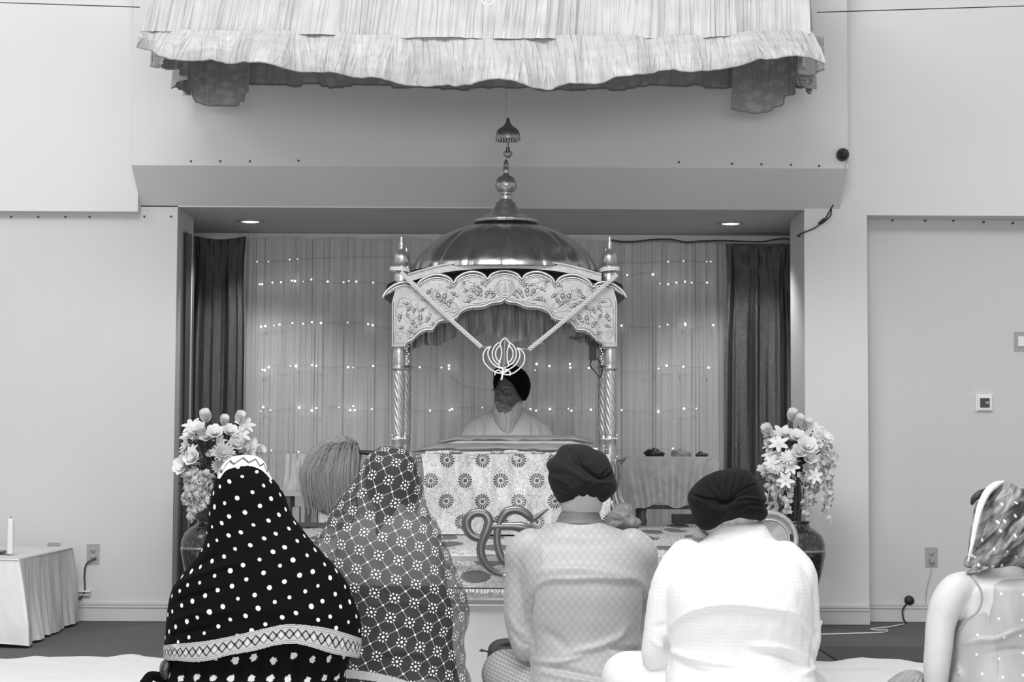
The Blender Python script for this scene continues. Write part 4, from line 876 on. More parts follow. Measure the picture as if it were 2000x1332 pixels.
gm = G(); tube(gm, [(X+.01, PY+.03, DZ+.60), (X+.01, PY+.01, DZ+.72)], [.06, .055], 16, 6); gs.append(gm)
gm = G(); tube(gm, [(X, PY+.06, DZ+.12), (X, PY+.05, DZ+.35), (X, PY+.04, DZ+.54)], [.12, .11, .10], 20, 12); gs.append(gm)
for s in (-1, 1):
    gm = G(); arm(gm, [(X+s*.15, PY+.04, DZ+.52), (X+s*.22, PY+.0, DZ+.30), (X+s*.12, PY-.22, DZ+.26)], [.05, .04, .028]); gs.append(gm)
    gm = G(); hand(gm, (X+s*.12, PY-.22, DZ+.26), (-s*.2, -1, -.1), (0, 0, 1), s); gs.append(gm)
    gm = G(); arm(gm, [(X+s*.09, PY+.06, DZ+.11), (X+s*.30, PY-.08, DZ+.11), (X-s*.02, PY-.20, DZ+.06)], [.08, .06, .04]); gs.append(gm)
body = fused('body', gs, 'skindark', pr_, .006, 4)
def P5(L): return q(L)
fx = [('g', P5([(590, 610), (592, 660), (600, 700)]), 2.2, .012), ('g', P5([(560, 625), (585, 640)]), 3, -.008), ('g', P5([(625, 640), (680, 640), (705, 650)]), 3.4, -.010), ('g', P5([(550, 590), (580, 588)]), 1.6, .004), ('g', P5([(640, 590), (690, 585), (715, 605)]), 1.8, .005), ('g', P5([(585, 712), (612, 716)]), 2.4, .012), ('g', P5([(575, 700), (570, 730)]), 2, -.004), ('g', P5([(640, 700), (665, 740)]), 2.5, -.004), ('g', P5([(690, 690), (720, 740)]), 4, .006)]
carve(body, fx)
gm = G()
for x, y in P5([(570, 632), (668, 640)]): sph(gm, at(x, y, PY-.075), .012, 12)
obj('eyes', gm, 'dark', pr_) if False else None
beard = blob(P5([(548, 760), (560, 748), (590, 735), (640, 735), (690, 760), (730, 770), (800, 730), (815, 790), (800, 880), (775, 960), (745, 1050), (700, 1140), (660, 1165), (620, 1120), (575, 1040), (545, 960), (528, 880), (525, 800)]), P5([(660, 900)])[0], PY-.03, .085, .07, 120, 70)
bo_ = obj('beard', beard, 'beard', pr_); carve(bo_, [('g', P5([(575, 790), (620, 800), (690, 795)]), 2.2, -.012), ('g', P5([(560, 770), (610, 755), (650, 770), (715, 815)]), 2.6, .006)], [(90, 18, .003, 5), (220, 30, .0015, 9), (30, 12, .003, 2)])
gm = blob(P5([(562, 770), (590, 752), (625, 750), (665, 765), (705, 800), (715, 830), (690, 860), (640, 880), (600, 870), (575, 830)]), P5([(640, 810)])[0], PY-.095, .022, .03, 60, 36); o = obj('moustache', gm, 'hair', pr_); carve(o, [('g', P5([(600, 800), (640, 805), (680, 810)]), 1.6, -.008)], [(120, 40, .006, 5)])
o.data.materials[0] = mat('dark grey moustache', m_skin(.14))
tb = blob(P5([(620, 400), (700, 372), (790, 395), (850, 440), (890, 505), (905, 580), (895, 640), (875, 695), (840, 732), (800, 705), (765, 655), (720, 590), (675, 540), (635, 500), (610, 450)]), P5([(775, 530)])[0], PY-.01, .105, .12, 200, 70, .8)
tw = blob(P5([(528, 470), (532, 430), (570, 398), (620, 385), (680, 400), (690, 440), (650, 480), (622, 500), (598, 520), (575, 555), (556, 600), (540, 622), (532, 590), (528, 530)]), P5([(575, 480)])[0], PY-.0, .10, .11, 120, 60, .8); tb.add(tw.V(), tw.f)
o = obj('turban', tb, 'black', pr_); carve(o, [('g', P5([(625, 490), (720, 470), (820, 480)]), 2, .004), ('g', P5([(640, 470), (740, 420), (840, 450)]), 2, .003)])
def frame_ring(c, rx, ry): return [at(c[0]+rx*math.cos(a), c[1]+ry*math.sin(a), PY-.093+.012*abs(math.cos(a))) for a in np.linspace(0, 2*PI, 24)]
gm = G(); tube(gm, frame_ring(P5([(576, 640)])[0], 6.2, 6.6), .0018, 6, caps=False); tube(gm, frame_ring(P5([(672, 645)])[0], 8.6, 6.8), .0018, 6, caps=False)
tube(gm, [at(*p, PY-.098) for p in P5([(606, 632), (618, 628), (630, 634)])], .0018, 6); tube(gm, [at(*P5([(715, 635)])[0], PY-.085), at(*P5([(790, 640)])[0], PY-.01)], .0018, 6); tube(gm, [at(*P5([(545, 635)])[0], PY-.085), at(*P5([(520, 620)])[0], PY-.05)], .003, 6)
obj('spectacles', gm, 'dark', pr_)
rows = [(797, 962, 1024, .05, 0), (804, 952, 1034, .07, 0), (812, 938, 1046, .09, 0), (822, 922, 1059, .11, 0), (835, 908, 1071, .13, 0), (850, 900, 1080, .14, -.01), (880, 896, 1086, .15, -.03), (950, 890, 1092, .2, -.05), (1025, 880, 1100, .26, -.06)]
rb = capped(loft(rows, PY+.05, 60, 90)); gs = [rb]
for s in (-1, 1):
    gm = G(); tube(gm, [(X+s*.18, PY+.04, DZ+.54), (X+s*.245, PY+.02, DZ+.36), (X+s*.23, PY-.08, DZ+.27), (X+s*.14, PY-.20, DZ+.25)], [.065, .07, .06, .045], 16, 20); gs.append(gm)
o = fused('robe', gs, 'robe', pr_, .007, 5); carve(o, [('g', [(941, 816), (944, 835), (941, 862)], 2.5, -.015), ('g', [(1040, 818), (1043, 840), (1040, 862)], 3, -.012), ('g', [(1028, 800), (1034, 830), (1030, 860)], 2, .012), ('g', [(925, 825), (922, 860)], 2.5, -.008), ('g', [(1058, 828), (1064, 860)], 3, -.01), ('g', [(955, 806), (950, 850)], 3, .01)], [(30, 8, .005, 3)])

# ================================================================== SEATED WORSHIPPERS
def seated(name_parent, X, Y, sh_z, sh_w, head, skin, lean=0.0, knee=.31, headpos=None):
    """one continuous cross-legged body seen from behind; head: blob geometry"""
    gs = [head]; hx, hy, hz = headpos
    gm = G(); tube(gm, [(X, Y+.01, sh_z-.04), (X+(hx-X)*.5, Y+.02, sh_z+.05), (hx, hy, hz-.06)], [.075, .056, .055], 18, 12); gs.append(gm)
    gm = G(); tube(gm, [(X, Y+.03, .13), (X, Y+.02, .3), (X+lean*.5, Y+.02, .45), (X+lean, Y+.02, sh_z-.08)], [.125, .10, .11, .10], 20, 24); gs.append(gm)
    for s in (-1, 1):
        S0 = (X+lean+s*(sh_w-.05), Y+.02, sh_z-.05); E = (X+s*(sh_w+.00), Y+.06, .33); Wp = (X+s*.10, Y+.30, .24)
        gm = G(); tube(gm, [(X+lean+s*.05, Y+.02, sh_z-.06), S0, ((S0[0]+E[0])/2, Y+.04, (S0[2]+E[2])/2), E, ((E[0]+Wp[0])/2, Y+.19, .275), Wp], [.06, .052, .044, .036, .033, .024], 14, 40); gs.append(gm)
        gm = G(); hand(gm, Wp, (-s*.6, .6, -.15), (0, .2, 1), s); gs.append(gm)
        gm = G(); tube(gm, [(X+s*.08, Y+.05, .12), (X+s*(knee-.12), Y+.18, .17), (X+s*(knee-.03), Y+.30, .17), (X+s*.1, Y+.40, .10), (X-s*.10, Y+.38, .07)], [.10, .085, .065, .05, .035], 16, 40); gs.append(gm)
        gm = G(); tube(gm, [(X-s*.10, Y+.38, .06), (X-s*.17, Y+.42, .045), (X-s*.23, Y+.43, .035)], [.036, .034, .022], 12, 10); gs.append(gm)
    return fused('body', gs, skin, name_parent, .008, 4)

# ---- man in the pale brocade suit
Y1 = 6.25; px1 = lambda p: at(p, 1000, Y1)[0]
m1 = thing('person', 'man in a pale diamond-patterned suit and dark turban, kneeling with his back to the camera', 'person', (px1(1137), Y1, .015), 'worshippers')
m1['label'] = 'man in a pale diamond-patterned suit and dark turban, seated with his back to the camera'
del m1['group']
hd = blob([(1095, 940), (1100, 900), (1135, 885), (1170, 900), (1180, 940), (1178, 975), (1172, 1000), (1140, 1010), (1100, 1003), (1094, 975)], (1138, 950), Y1+.04, .08, .12)
b1 = seated(m1, px1(1137), Y1+.02, zat(1045, Y1), .19, hd, 'skin', 0, .24, (px1(1136), Y1+.04, zat(950, Y1)))
gm = G(); sph(gm, at(1179, 985, Y1+.05), .016, 14, (.7, 1, 1.4)); 
rows = [(1018, 1088, 1176, .065, .02), (1024, 1078, 1186, .075, .02), (1034, 1055, 1212, .085, .02), (1046, 1028, 1240, .095, .02), (1060, 1012, 1256, .11, .01), (1085, 1010, 1262, .125, 0), (1120, 1014, 1262, .135, -.01), (1150, 1020, 1264, .14, -.01), (1200, 1026, 1262, .135, 0), (1250, 1032, 1262, .13, .01), (1290, 1034, 1268, .14, .01), (1330, 1032, 1282, .16, 0), (1380, 1020, 1300, .19, 0), (1440, 1010, 1310, .21, 0), (1478, 1010, 1310, .20, 0)]
tor = capped(loft(rows, Y1+.02, 120, 160, 2.3)); gs = [tor]
def T(px, py, dy): p = at(px, py, Y1); p[1] += dy; return p
gm = G(); tube(gm, [T(1035, 1062, .02), T(1018, 1078, .02), T(1013, 1110, .03), T(1011, 1160, .04), T(1013, 1215, .05), T(1026, 1262, .06), T(1040, 1278, .16), T(1072, 1300, .28)], [.052, .055, .049, .046, .046, .048, .045, .034], 24, 70); gs.append(gm)
gm = G(); tube(gm, [T(1235, 1062, .02), T(1252, 1078, .02), T(1259, 1110, .03), T(1262, 1160, .04), T(1262, 1215, .05), T(1255, 1258, .06), T(1235, 1278, .16), T(1200, 1300, .28)], [.052, .053, .047, .044, .045, .045, .043, .034], 24, 70); gs.append(gm)
suit = fused('kurta', gs, 'suit', m1, .006, 8)
carve(suit, [('s', [(1262, 1158), (1248, 1140), (1200, 1134), (1120, 1134), (1065, 1138), (1045, 1150), (1033, 1168)][::-1], 12, .018), ('g', [(1040, 1165), (1034, 1200), (1036, 1240), (1042, 1270)], 4, -.022), ('g', [(1258, 1150), (1262, 1180), (1258, 1220), (1257, 1255)], 3.5, -.02), ('g', [(1050, 1118), (1100, 1112), (1160, 1114), (1240, 1128)], 9, .010), ('g', [(1060, 1060), (1062, 1100), (1040, 1140)], 8, .004),
             ('g', [(1095, 1285), (1120, 1275), (1180, 1258), (1215, 1238), (1225, 1220)], 7, .010), ('g', [(1190, 1262), (1225, 1270), (1258, 1268)], 6, -.012), ('g', [(1195, 1275), (1225, 1284), (1262, 1276)], 4, .012), ('g', [(1060, 1232), (1090, 1250), (1110, 1270)], 9, -.008), ('g', [(1040, 1290), (1085, 1294), (1140, 1282)], 5, .010), ('g', [(1060, 1298), (1120, 1312), (1180, 1325)], 6, -.010), ('g', [(1050, 1310), (1100, 1322), (1180, 1334)], 5, .010),
             ('g', [(1005, 1085), (1020, 1110), (1025, 1150)], 3, -.004), ('g', [(995, 1200), (1010, 1230), (1030, 1240)], 5, .005), ('g', [(1000, 1230), (1018, 1255), (1036, 1262)], 4, -.006)], [(14, 9, .004, 3)])
kn = []
gm = G(); tube(gm, [T(1095, 1395, .05), T(1035, 1352, .14), T(990, 1330, .20), T(1000, 1350, .32), T(1080, 1400, .42)], [.12, .11, .085, .07, .055], 20, 50); kn.append(gm)
gm = G(); tube(gm, [T(1180, 1400, .05), T(1225, 1372, .14), T(1245, 1360, .24), T(1230, 1370, .36), T(1170, 1400, .42)], [.11, .095, .08, .07, .055], 20, 50); kn.append(gm)
o = fused('trousers', kn, 'suitknee', m1, .008, 6); carve(o, [('g', [(985, 1290), (1010, 1300), (1040, 1320)], 5, -.006)], [(12, 12, .004, 5)])
cl = loft([(1000, 1096, 1170, .058, .02), (1006, 1092, 1172, .064, .02), (1014, 1089, 1175, .068, .02), (1021, 1085, 1181, .074, .02)], Y1+.02, 14, 120, 2.1); obj('collar', cl, 'collar', m1)
tb1 = [(1068, 908), (1083, 890), (1099, 871), (1118, 869), (1142, 870), (1160, 876), (1182, 886), (1195, 911), (1200, 930), (1205, 952), (1196, 968), (1182, 979), (1163, 982), (1145, 981), (1122, 985), (1102, 986), (1088, 979), (1083, 968), (1075, 950), (1071, 932), (1073, 922)]
o = obj('turban', blob(tb1, (1138, 930), Y1+.04, .115, .14, 260, 110), 'turban', m1)
carve(o, [('s', [(1104, 872), (1115, 884), (1124, 900), (1136, 912), (1152, 924), (1168, 934), (1184, 936), (1203, 930)][::-1], 9, -.016), ('g', [(1116, 880), (1128, 889), (1134, 905), (1146, 916), (1160, 926), (1178, 933), (1200, 922)], 3.0, -.022), ('g', [(1124, 880), (1138, 888), (1141, 906)], 2.2, -.010), ('g', [(1142, 896), (1146, 910), (1158, 920)], 2, -.006), ('g', [(1150, 893), (1155, 910), (1168, 924)], 2, -.005), ('g', [(1190, 915), (1178, 926), (1172, 932)], 2.2, -.012), ('g', [(1196, 922), (1188, 930)], 2, -.008),
          ('g', [(1078, 935), (1092, 950), (1115, 965), (1136, 972)], 2.4, -.005), ('g', [(1074, 930), (1100, 940), (1125, 960), (1140, 970)], 2.2, .004), ('g', [(1085, 962), (1105, 968), (1135, 975)], 2, -.004), ('g', [(1145, 978), (1150, 962), (1165, 950), (1195, 948)], 2.4, -.006), ('g', [(1160, 980), (1172, 968), (1200, 960)], 2.6, -.006), ('g', [(1130, 976), (1138, 955), (1160, 940)], 2.4, -.004), ('g', [(1090, 905), (1110, 915), (1140, 935), (1165, 942), (1200, 938)], 5, .006)], [(22, 22, .003, 5)])
# dark pleated bundle by his knee
gm = blob([(952, 1278), (955, 1262), (965, 1252), (982, 1247), (1000, 1248), (1012, 1256), (1020, 1275), (1022, 1330), (1020, 1455), (962, 1455), (956, 1330)], (987, 1330), 6.74, .06, .06, 160, 60, .6)
t = thing('drawstring_bag', 'dark pleated cloth bag with a short cord beside the patterned-suit man', 'bag', (at(985, 1400, 6.74)[0], 6.74, .016)); o = obj('bag', gm, 'darkgrey', t)
o.data.materials[0] = plain('dark pleated cloth', .035, .7); carve(o, [('g', [(962+k*9, 1290-8*k+k*k), (975+k*8, 1262-2*k), (1010, 1256+k*8)], 1.8, -.008) for k in range(5)])
gm = G(); tube(gm, [at(958, 1273, 6.69), at(950, 1272, 6.68), at(943, 1270, 6.68)], .003, 8); tube(gm, [at(946, 1271, 6.68), at(941, 1270, 6.68), at(936, 1271, 6.68)], [.003, .006, .001], 8); obj('cord', gm, 'wire', t)

# ---- man in white
Y2 = 5.80; px2 = lambda p: at(p, 1000, Y2)[0]
m2 = thing('person', 'broad man in a white kurta and near-black turban, seated with his back to the camera', 'person', (px2(1440), Y2, .015))
def T2(px, py, dy): p = at(px, py, Y2); p[1] += dy; return p
hd = blob([(1372, 990), (1385, 950), (1425, 935), (1470, 945), (1488, 985), (1480, 1015), (1470, 1040), (1430, 1050), (1385, 1045), (1372, 1030)], (1430, 995), Y2+.08, .09, .12)
seated(m2, px2(1440), Y2+.03, zat(1085, Y2), .20, hd, 'skin', 0, .25, (px2(1430), Y2+.08, zat(995, Y2)))
gm = blob([(1368, 1020), (1400, 1010), (1440, 1005), (1480, 1004), (1494, 1012), (1480, 1024), (1440, 1030), (1400, 1034), (1376, 1034)], (1425, 1019), Y2+.09, .09, .08, 120, 50); o = obj('hair', gm, 'greyhair', m2); carve(o, [], [(80, 60, .007, 3), (200, 120, .003, 7)])
gm = blob([(1364, 1030), (1378, 1028), (1388, 1045), (1384, 1066), (1372, 1066), (1360, 1056)], (1374, 1048), Y2+.14, .04, .08, 60, 30); o = obj('beard', gm, 'greyhair', m2); carve(o, [], [(80, 60, .008, 5)])
rows = [(1022, 1398, 1492, .07, .03), (1030, 1390, 1498, .078, .03), (1040, 1386, 1504, .085, .03), (1052, 1378, 1514, .092, .03), (1066, 1352, 1532, .11, .02), (1082, 1330, 1552, .125, .01), (1100, 1312, 1568, .14, 0), (1130, 1300, 1580, .155, -.01), (1170, 1298, 1585, .165, -.01), (1210, 1300, 1588, .165, 0), (1260, 1302, 1590, .16, .01), (1300, 1300, 1592, .17, .01), (1340, 1296, 1598, .19, 0), (1400, 1285, 1610, .22, 0), (1470, 1285, 1610, .22, 0)]
gs = [capped(loft(rows, Y2+.03, 120, 160, 2.2))]
gm = G(); tube(gm, [T2(1345, 1092, .02), T2(1318, 1118, .02), T2(1304, 1160, .03), T2(1297, 1205, .04), T2(1289, 1250, .05), T2(1284, 1285, .07), T2(1305, 1305, .18), T2(1350, 1322, .28)], [.06, .056, .052, .050, .048, .046, .042, .034], 24, 70); gs.append(gm)
gm = G(); tube(gm, [T2(1535, 1090, .02), T2(1560, 1118, .02), T2(1570, 1160, .03), T2(1574, 1205, .04), T2(1576, 1250, .05), T2(1575, 1285, .08), T2(1560, 1305, .18), T2(1520, 1322, .28)], [.056, .054, .050, .049, .050, .047, .042, .034], 24, 70); gs.append(gm)
ku = fused('kurta', gs, 'whitecloth', m2, .006, 8)
carve(ku, [('s', [(1305, 1240), (1318, 1222), (1345, 1200), (1385, 1187), (1430, 1184), (1500, 1192), (1545, 1200), (1575, 1222), (1592, 1242)], 14, .018), ('g', [(1300, 1245), (1304, 1275), (1303, 1310)], 4, -.02), ('g', [(1595, 1236), (1588, 1270), (1584, 1300)], 4, -.016), ('g', [(1305, 1270), (1350, 1285), (1400, 1295), (1450, 1300)], 6, .010), ('g', [(1310, 1285), (1350, 1305), (1400, 1318)], 5, -.008), ('g', [(1480, 1275), (1530, 1280), (1580, 1306)], 7, -.008), ('g', [(1460, 1260), (1530, 1266), (1590, 1290)], 6, .009),
          ('g', [(1275, 1250), (1290, 1262), (1300, 1258)], 4, .006), ('g', [(1280, 1225), (1300, 1218)], 5, -.005), ('g', [(1390, 1050), (1430, 1056), (1500, 1052)], 2.2, -.006), ('g', [(1568, 1318), (1590, 1305), (1603, 1300)], 4, .01)], [(12, 9, .005, 3), (40, 30, .0015, 8)])
gm = G(); hull8(gm, [T2(1592, 1235, .04), T2(1588, 1200, .04), T2(1592, 1235, .16), T2(1588, 1200, .16), T2(1604, 1246, .05), T2(1612, 1216, .05), T2(1600, 1270, .16), T2(1606, 1230, .16)]); kf = obj('kurta_fold', gm, 'whitecloth', m2, False)
kn = []
gm = G(); tube(gm, [T2(1380, 1395, .05), T2(1300, 1358, .14), T2(1238, 1340, .20), T2(1245, 1350, .32), T2(1340, 1400, .42)], [.12, .115, .088, .07, .055], 20, 50); kn.append(gm)
gm = G(); tube(gm, [T2(1500, 1400, .05), T2(1570, 1385, .14), T2(1590, 1372, .22), T2(1570, 1380, .34), T2(1470, 1400, .42)], [.12, .105, .085, .07, .055], 20, 50); kn.append(gm)
fused('trousers', kn, 'whitecloth', m2, .008, 6)
tb2 = [(1344.7, 966), (1352, 954), (1367, 939), (1380, 929), (1396, 921), (1418, 916), (1441, 914), (1458, 917), (1471, 927), (1480, 941), (1487, 955), (1498, 976), (1494, 986), (1499, 1000), (1492, 1012), (1482, 1017), (1455, 1016), (1426, 1020), (1402, 1027), (1390, 1033), (1374, 1034), (1362, 1026), (1356, 1015), (1350, 995)]
o = obj('turban', blob(tb2, (1422, 975), Y2+.06, .12, .14, 260, 110), 'turban2', m2)
carve(o, [('s', [(1346, 966), (1362, 974), (1384, 982), (1404, 987), (1426, 984), (1440, 974), (1460, 968), (1497, 972)], 10, -.014), ('g', [(1396, 974), (1408, 981), (1424, 980), (1436, 970)], 5.0, -.026), ('g', [(1352, 966), (1372, 972), (1396, 976)], 2.4, -.012), ('g', [(1412, 972), (1404, 955), (1396, 935), (1399, 925)], 2.2, -.007), ('g', [(1420, 972), (1418, 950), (1422, 920)], 2.0, -.006), ('g', [(1428, 970), (1432, 950), (1440, 918)], 2.2, -.008), ('g', [(1434, 968), (1450, 945), (1456, 920)], 2.2, -.006), ('g', [(1402, 974), (1386, 958), (1378, 938)], 2.2, -.006), ('g', [(1438, 966), (1462, 950), (1480, 945)], 2.2, -.006),
          ('g', [(1428, 984), (1455, 976), (1496, 981)], 2.4, -.007), ('g', [(1436, 992), (1466, 986), (1497, 990)], 2.4, -.006), ('g', [(1444, 1002), (1470, 996), (1496, 1000)], 2.4, -.006), ('g', [(1376, 988), (1410, 1000), (1420, 1018)], 3, .004), ('g', [(1356, 985), (1380, 1005), (1395, 1025)], 3, -.004), ('g', [(1398, 993), (1420, 996), (1432, 990)], 3, .006)], [(22, 22, .003, 9)])

# ---- woman in the black dotted veil
Y3 = 5.85; px3 = lambda p: at(p, 1000, Y3)[0]
w1 = thing('person', 'woman wrapped in a black veil with white dots and a silver border', 'person', (px3(515), Y3+.05, .015))
hd = blob([(438, 960), (445, 925), (475, 910), (510, 925), (520, 960), (512, 1000), (480, 1018), (448, 1000)], (480, 962), Y3+.06, .08, .10)
seated(w1, px3(515), Y3+.08, zat(1090, Y3), .15, hd, 'skin', -.02, .18, (px3(480), Y3+.06, zat(965, Y3)))
rows = [(888.5, 474, 486, .010, .05), (890, 462, 497, .028, .05), (894, 451, 507, .05, .045), (902, 440, 516, .07, .04), (914, 431, 522, .09, .03), (930, 424, 529, .105, .02), (950, 417, 545, .115, .02), (975, 412, 559, .12, .02), (1000, 409, 567, .12, .02), (1030, 405, 588, .125, .01), (1060, 399, 612, .135, 0), (1085, 386, 636, .15, 0), (1107, 369, 655, .16, 0), (1132, 347, 674, .17, 0), (1170, 331, 690, .185, 0), (1200, 327, 702, .19, 0), (1240, 324, 706, .20, 0), (1270, 321, 705, .205, 0), (1300, 324, 697, .20, 0)]
vg = loft(rows, Y3+.05, 380, 460, 2.0); V = vg.V(); Q_ = proj(V)
def drape(V, st, amp):
    d = strokes_disp(V, st); V = V.copy(); V[:, 1] -= d; return V
st1 = [('g', [(330, 1160), (360, 1135), (420, 1110), (480, 1095)], 7, .014), ('g', [(328, 1185), (370, 1165), (440, 1150)], 5, -.012), ('g', [(326, 1215), (370, 1200), (450, 1195)], 6, .012), ('g', [(322, 1245), (370, 1232), (430, 1222)], 5, -.012), ('g', [(345, 1135), (385, 1108), (430, 1080)], 5, -.010), ('g', [(400, 1080), (430, 1050), (450, 1000), (455, 960)], 10, .006), ('g', [(560, 985), (600, 1050), (660, 1120)], 9, .006), ('g', [(540, 1000), (590, 1080), (660, 1180)], 12, -.006), ('g', [(440, 1200), (560, 1190), (690, 1215)], 14, .010), ('g', [(336, 1232), (332, 1252), (350, 1270)], 4, .012)]
V = drape(V, st1, 1); V[:, 1] += .006*vn(V[:, 0]*14, V[:, 2]*9, 3); vg.v = [V]
tp = lambda x: herm(x, [300, 348, 400, 462, 510, 562, 600, 645, 680, 705, 740], [1262, 1257, 1252, 1240, 1229, 1219, 1221, 1228, 1238, 1246, 1255]); bt = lambda x: herm(x, [300, 340, 363, 400, 446, 500, 545, 578, 610, 645, 694, 740], [1290, 1290, 1292, 1291, 1280, 1270, 1259, 1257, 1264, 1275, 1284, 1290])
a_, hemb = split(vg, lambda x, y: (y > tp(x)) & (y < bt(x)), lambda x, y: (bt(x)-y)/(bt(x)-tp(x)))
def outward(gm, d): V = gm.V(); gm.v = [V+np.array([0, -d, 0])]; return gm
obj('embroidered_border', outward(hemb, .004), 'border', w1)
tpy = lambda x: herm(x, [430, 437, 454, 470, 488, 500, 512, 520, 530], [935, 924, 914, 911, 910, 913, 919, 926, 938])
a2, top_b = split(a_, lambda x, y: (y < tpy(x)) & (x > 425) & (x < 532), lambda x, y: (tpy(x)-y)/22.)
Va = a2.V(); Fk = np.array(a2.f); Cy = proj(Va)[Fk].mean(1); keep = Cy[:, 1] < bt(Cy[:, 0])
ids, inv = np.unique(Fk[keep], return_inverse=True); veil = G().add(Va[ids], [tuple(r) for r in inv.reshape(-1, 4)], a2.U()[ids])
obj('veil', veil, 'dots', w1); obj('front_border', outward(top_b, .003), 'bordertop', w1)
# border's raised upper and lower cords
gm = G()
for fq in (tp, bt):
    xs = np.linspace(345 if fq is tp else 358, 702, 120); T_ = np.array([at(x, fq(x), Y3) for x in xs]); t_ = (xs-515)/190; T_[:, 1] = Y3+.05-.2*np.sqrt(np.clip(1-t_**2, 0, 1))-.004; tube(gm, T_, .0032, 6, caps=False)
rows = [(1200, 345, 680, .15, 0), (1240, 335, 690, .17, 0), (1262, 330, 688, .18, 0), (1290, 326, 682, .185, 0), (1310, 322, 676, .19, 0), (1335, 314, 675, .22, 0), (1380, 300, 685, .25, 0), (1440, 292, 700, .26, 0), (1484, 290, 702, .26, 0)]
o = obj('dress', loft(rows, Y3+.06, 120, 240, 2.1), 'dots2', w1); carve(o, [('g', [(330+k*36, 1265+((k*7) % 5)*3), (326+k*36, 1300), (322+k*37, 1335)], 5, -.010) for k in range(10)])
gm = G(); tube(gm, [at(330, 1296, Y3+.0), at(322, 1300, Y3-.03), at(320, 1312, Y3-.03), at(323, 1322, Y3-.02)], [.012, .015, .013, .010], 12, 20); obj('sequinned_cuff', gm, 'sequin', w1)
gm = G(); tube(gm, [at(330, 1335, Y3+.02), at(308, 1322, Y3-.02), at(292, 1321, Y3-.05), at(285, 1335, Y3-.06)], [.03, .016, .014, .02], 14, 24); obj('skirt_fold', gm, 'black', w1)

# ---- woman in the sheer net veil
Y4 = 6.42
w2 = thing('person', 'woman under a sheer dark net veil with a white flower lattice', 'person', (at(765, 1100, Y4)[0], Y4+.05, .015))
hd = blob([(724, 940), (730, 905), (760, 888), (795, 900), (808, 940), (800, 985), (768, 1005), (735, 985)], (766, 945), Y4+.12, .07, .09)
seated(w2, at(765, 1100, Y4)[0], Y4+.09, zat(1060, Y4), .15, hd, 'skin', 0, .17, (at(766, 945, Y4)[0], Y4+.12, zat(950, Y4)))
hg = blob([(712, 930), (722, 895), (745, 880), (772, 876), (800, 888), (815, 920), (818, 955), (810, 985), (792, 1000), (768, 1002), (745, 998), (725, 980), (714, 955)], (766, 940), Y4+.13, .085, .09, 100, 60)
gm = G(); tube(gm, [at(755, 985, Y4+.07), at(745, 1015, Y4+.035), at(738, 1050, Y4+.0), at(735, 1085, Y4-.01)], [.04, .022, .016, .008], 14, 24)
fused('hair', [hg, gm], 'hair', w2, .006, 4)
rows = [(996, 740, 792, .045, .03), (1004, 722, 808, .07, .03), (1014, 698, 828, .085, .02), (1030, 680, 845, .10, .01), (1060, 668, 858, .115, 0), (1100, 660, 868, .12, 0), (1130, 662, 870, .12, 0), (1160, 665, 872, .115, 0)]
rows2 = rows+[(1200, 672, 870, .115, 0), (1260, 672, 872, .13, 0), (1320, 660, 890, .17, 0), (1400, 640, 905, .2, 0), (1458, 640, 905, .2, 0)]
gl = capped(loft(rows2, Y4+.09, 130, 130, 2.3)); gs = [gl]
for a, b, s in ((690, 1, -1), (822, 1, 1)):
    def TT(px, py, dy): p = at(px, py, Y4+.09); p[1] += dy; return p
    gm = G(); tube(gm, [TT(a-s*18, 1040, 0), TT(a, 1050, 0), TT(a+s*14, 1100, .02), TT(a+s*20, 1160, .04), TT(a+s*18, 1220, .06), TT(a-s*10, 1262, .2)], [.045, .045, .042, .040, .036, .03], 20, 50); gs.append(gm)
dr = fused('dress', gs, 'greydress', w2, .007, 6); carve(dr, [('g', [(745, 1080), (740, 1110), (742, 1140)], 4, -.01), ('g', [(775, 1040), (790, 1090), (785, 1130)], 5, .008), ('g', [(700, 1060), (715, 1110), (700, 1150)], 5, .008)], [(16, 10, .006, 3)])
rows = [(1140, 655, 872, .13, 0), (1180, 655, 882, .145, 0), (1240, 650, 888, .16, 0), (1300, 645, 893, .17, 0), (1380, 630, 908, .19, 0), (1455, 628, 910, .19, 0)]
sh = obj('dark_shawl', loft(rows, Y4+.09, 80, 140, 2.2), 'darkdress', w2); carve(sh, [('g', [(700, 1165), (760, 1175), (850, 1160)], 5, -.012), ('g', [(700, 1230), (780, 1215), (870, 1250)], 7, .014), ('g', [(710, 1270), (790, 1290), (880, 1280)], 6, -.012)], [(16, 12, .01, 4)])
rows = [(870.5, 757, 768, .01, .05), (872, 746, 780, .04, .05), (877, 734, 794, .065, .045), (886, 722, 804, .09, .04), (900, 712, 813, .115, .03), (925, 698, 821, .13, .03), (950, 682, 827, .135, .03), (975, 661, 831, .14, .03), (1000, 645, 839, .15, .02), (1020, 634, 853, .16, .01), (1050, 616, 866, .18, 0), (1080, 611, 879, .19, 0), (1106, 609, 888, .2, 0), (1135, 608, 900, .205, 0), (1161, 607, 911, .20, 0), (1195, 606, 917, .205, 0), (1220, 606, 915, .205, 0), (1240, 606, 908, .21, 0), (1262, 606, 907, .21, 0), (1280, 606, 910, .21, 0), (1300, 604, 909, .21, 0), (1320, 602, 918, .215, 0), (1350, 600, 922, .22, 0), (1400, 598, 924, .22, 0), (1450, 598, 926, .22, 0)]
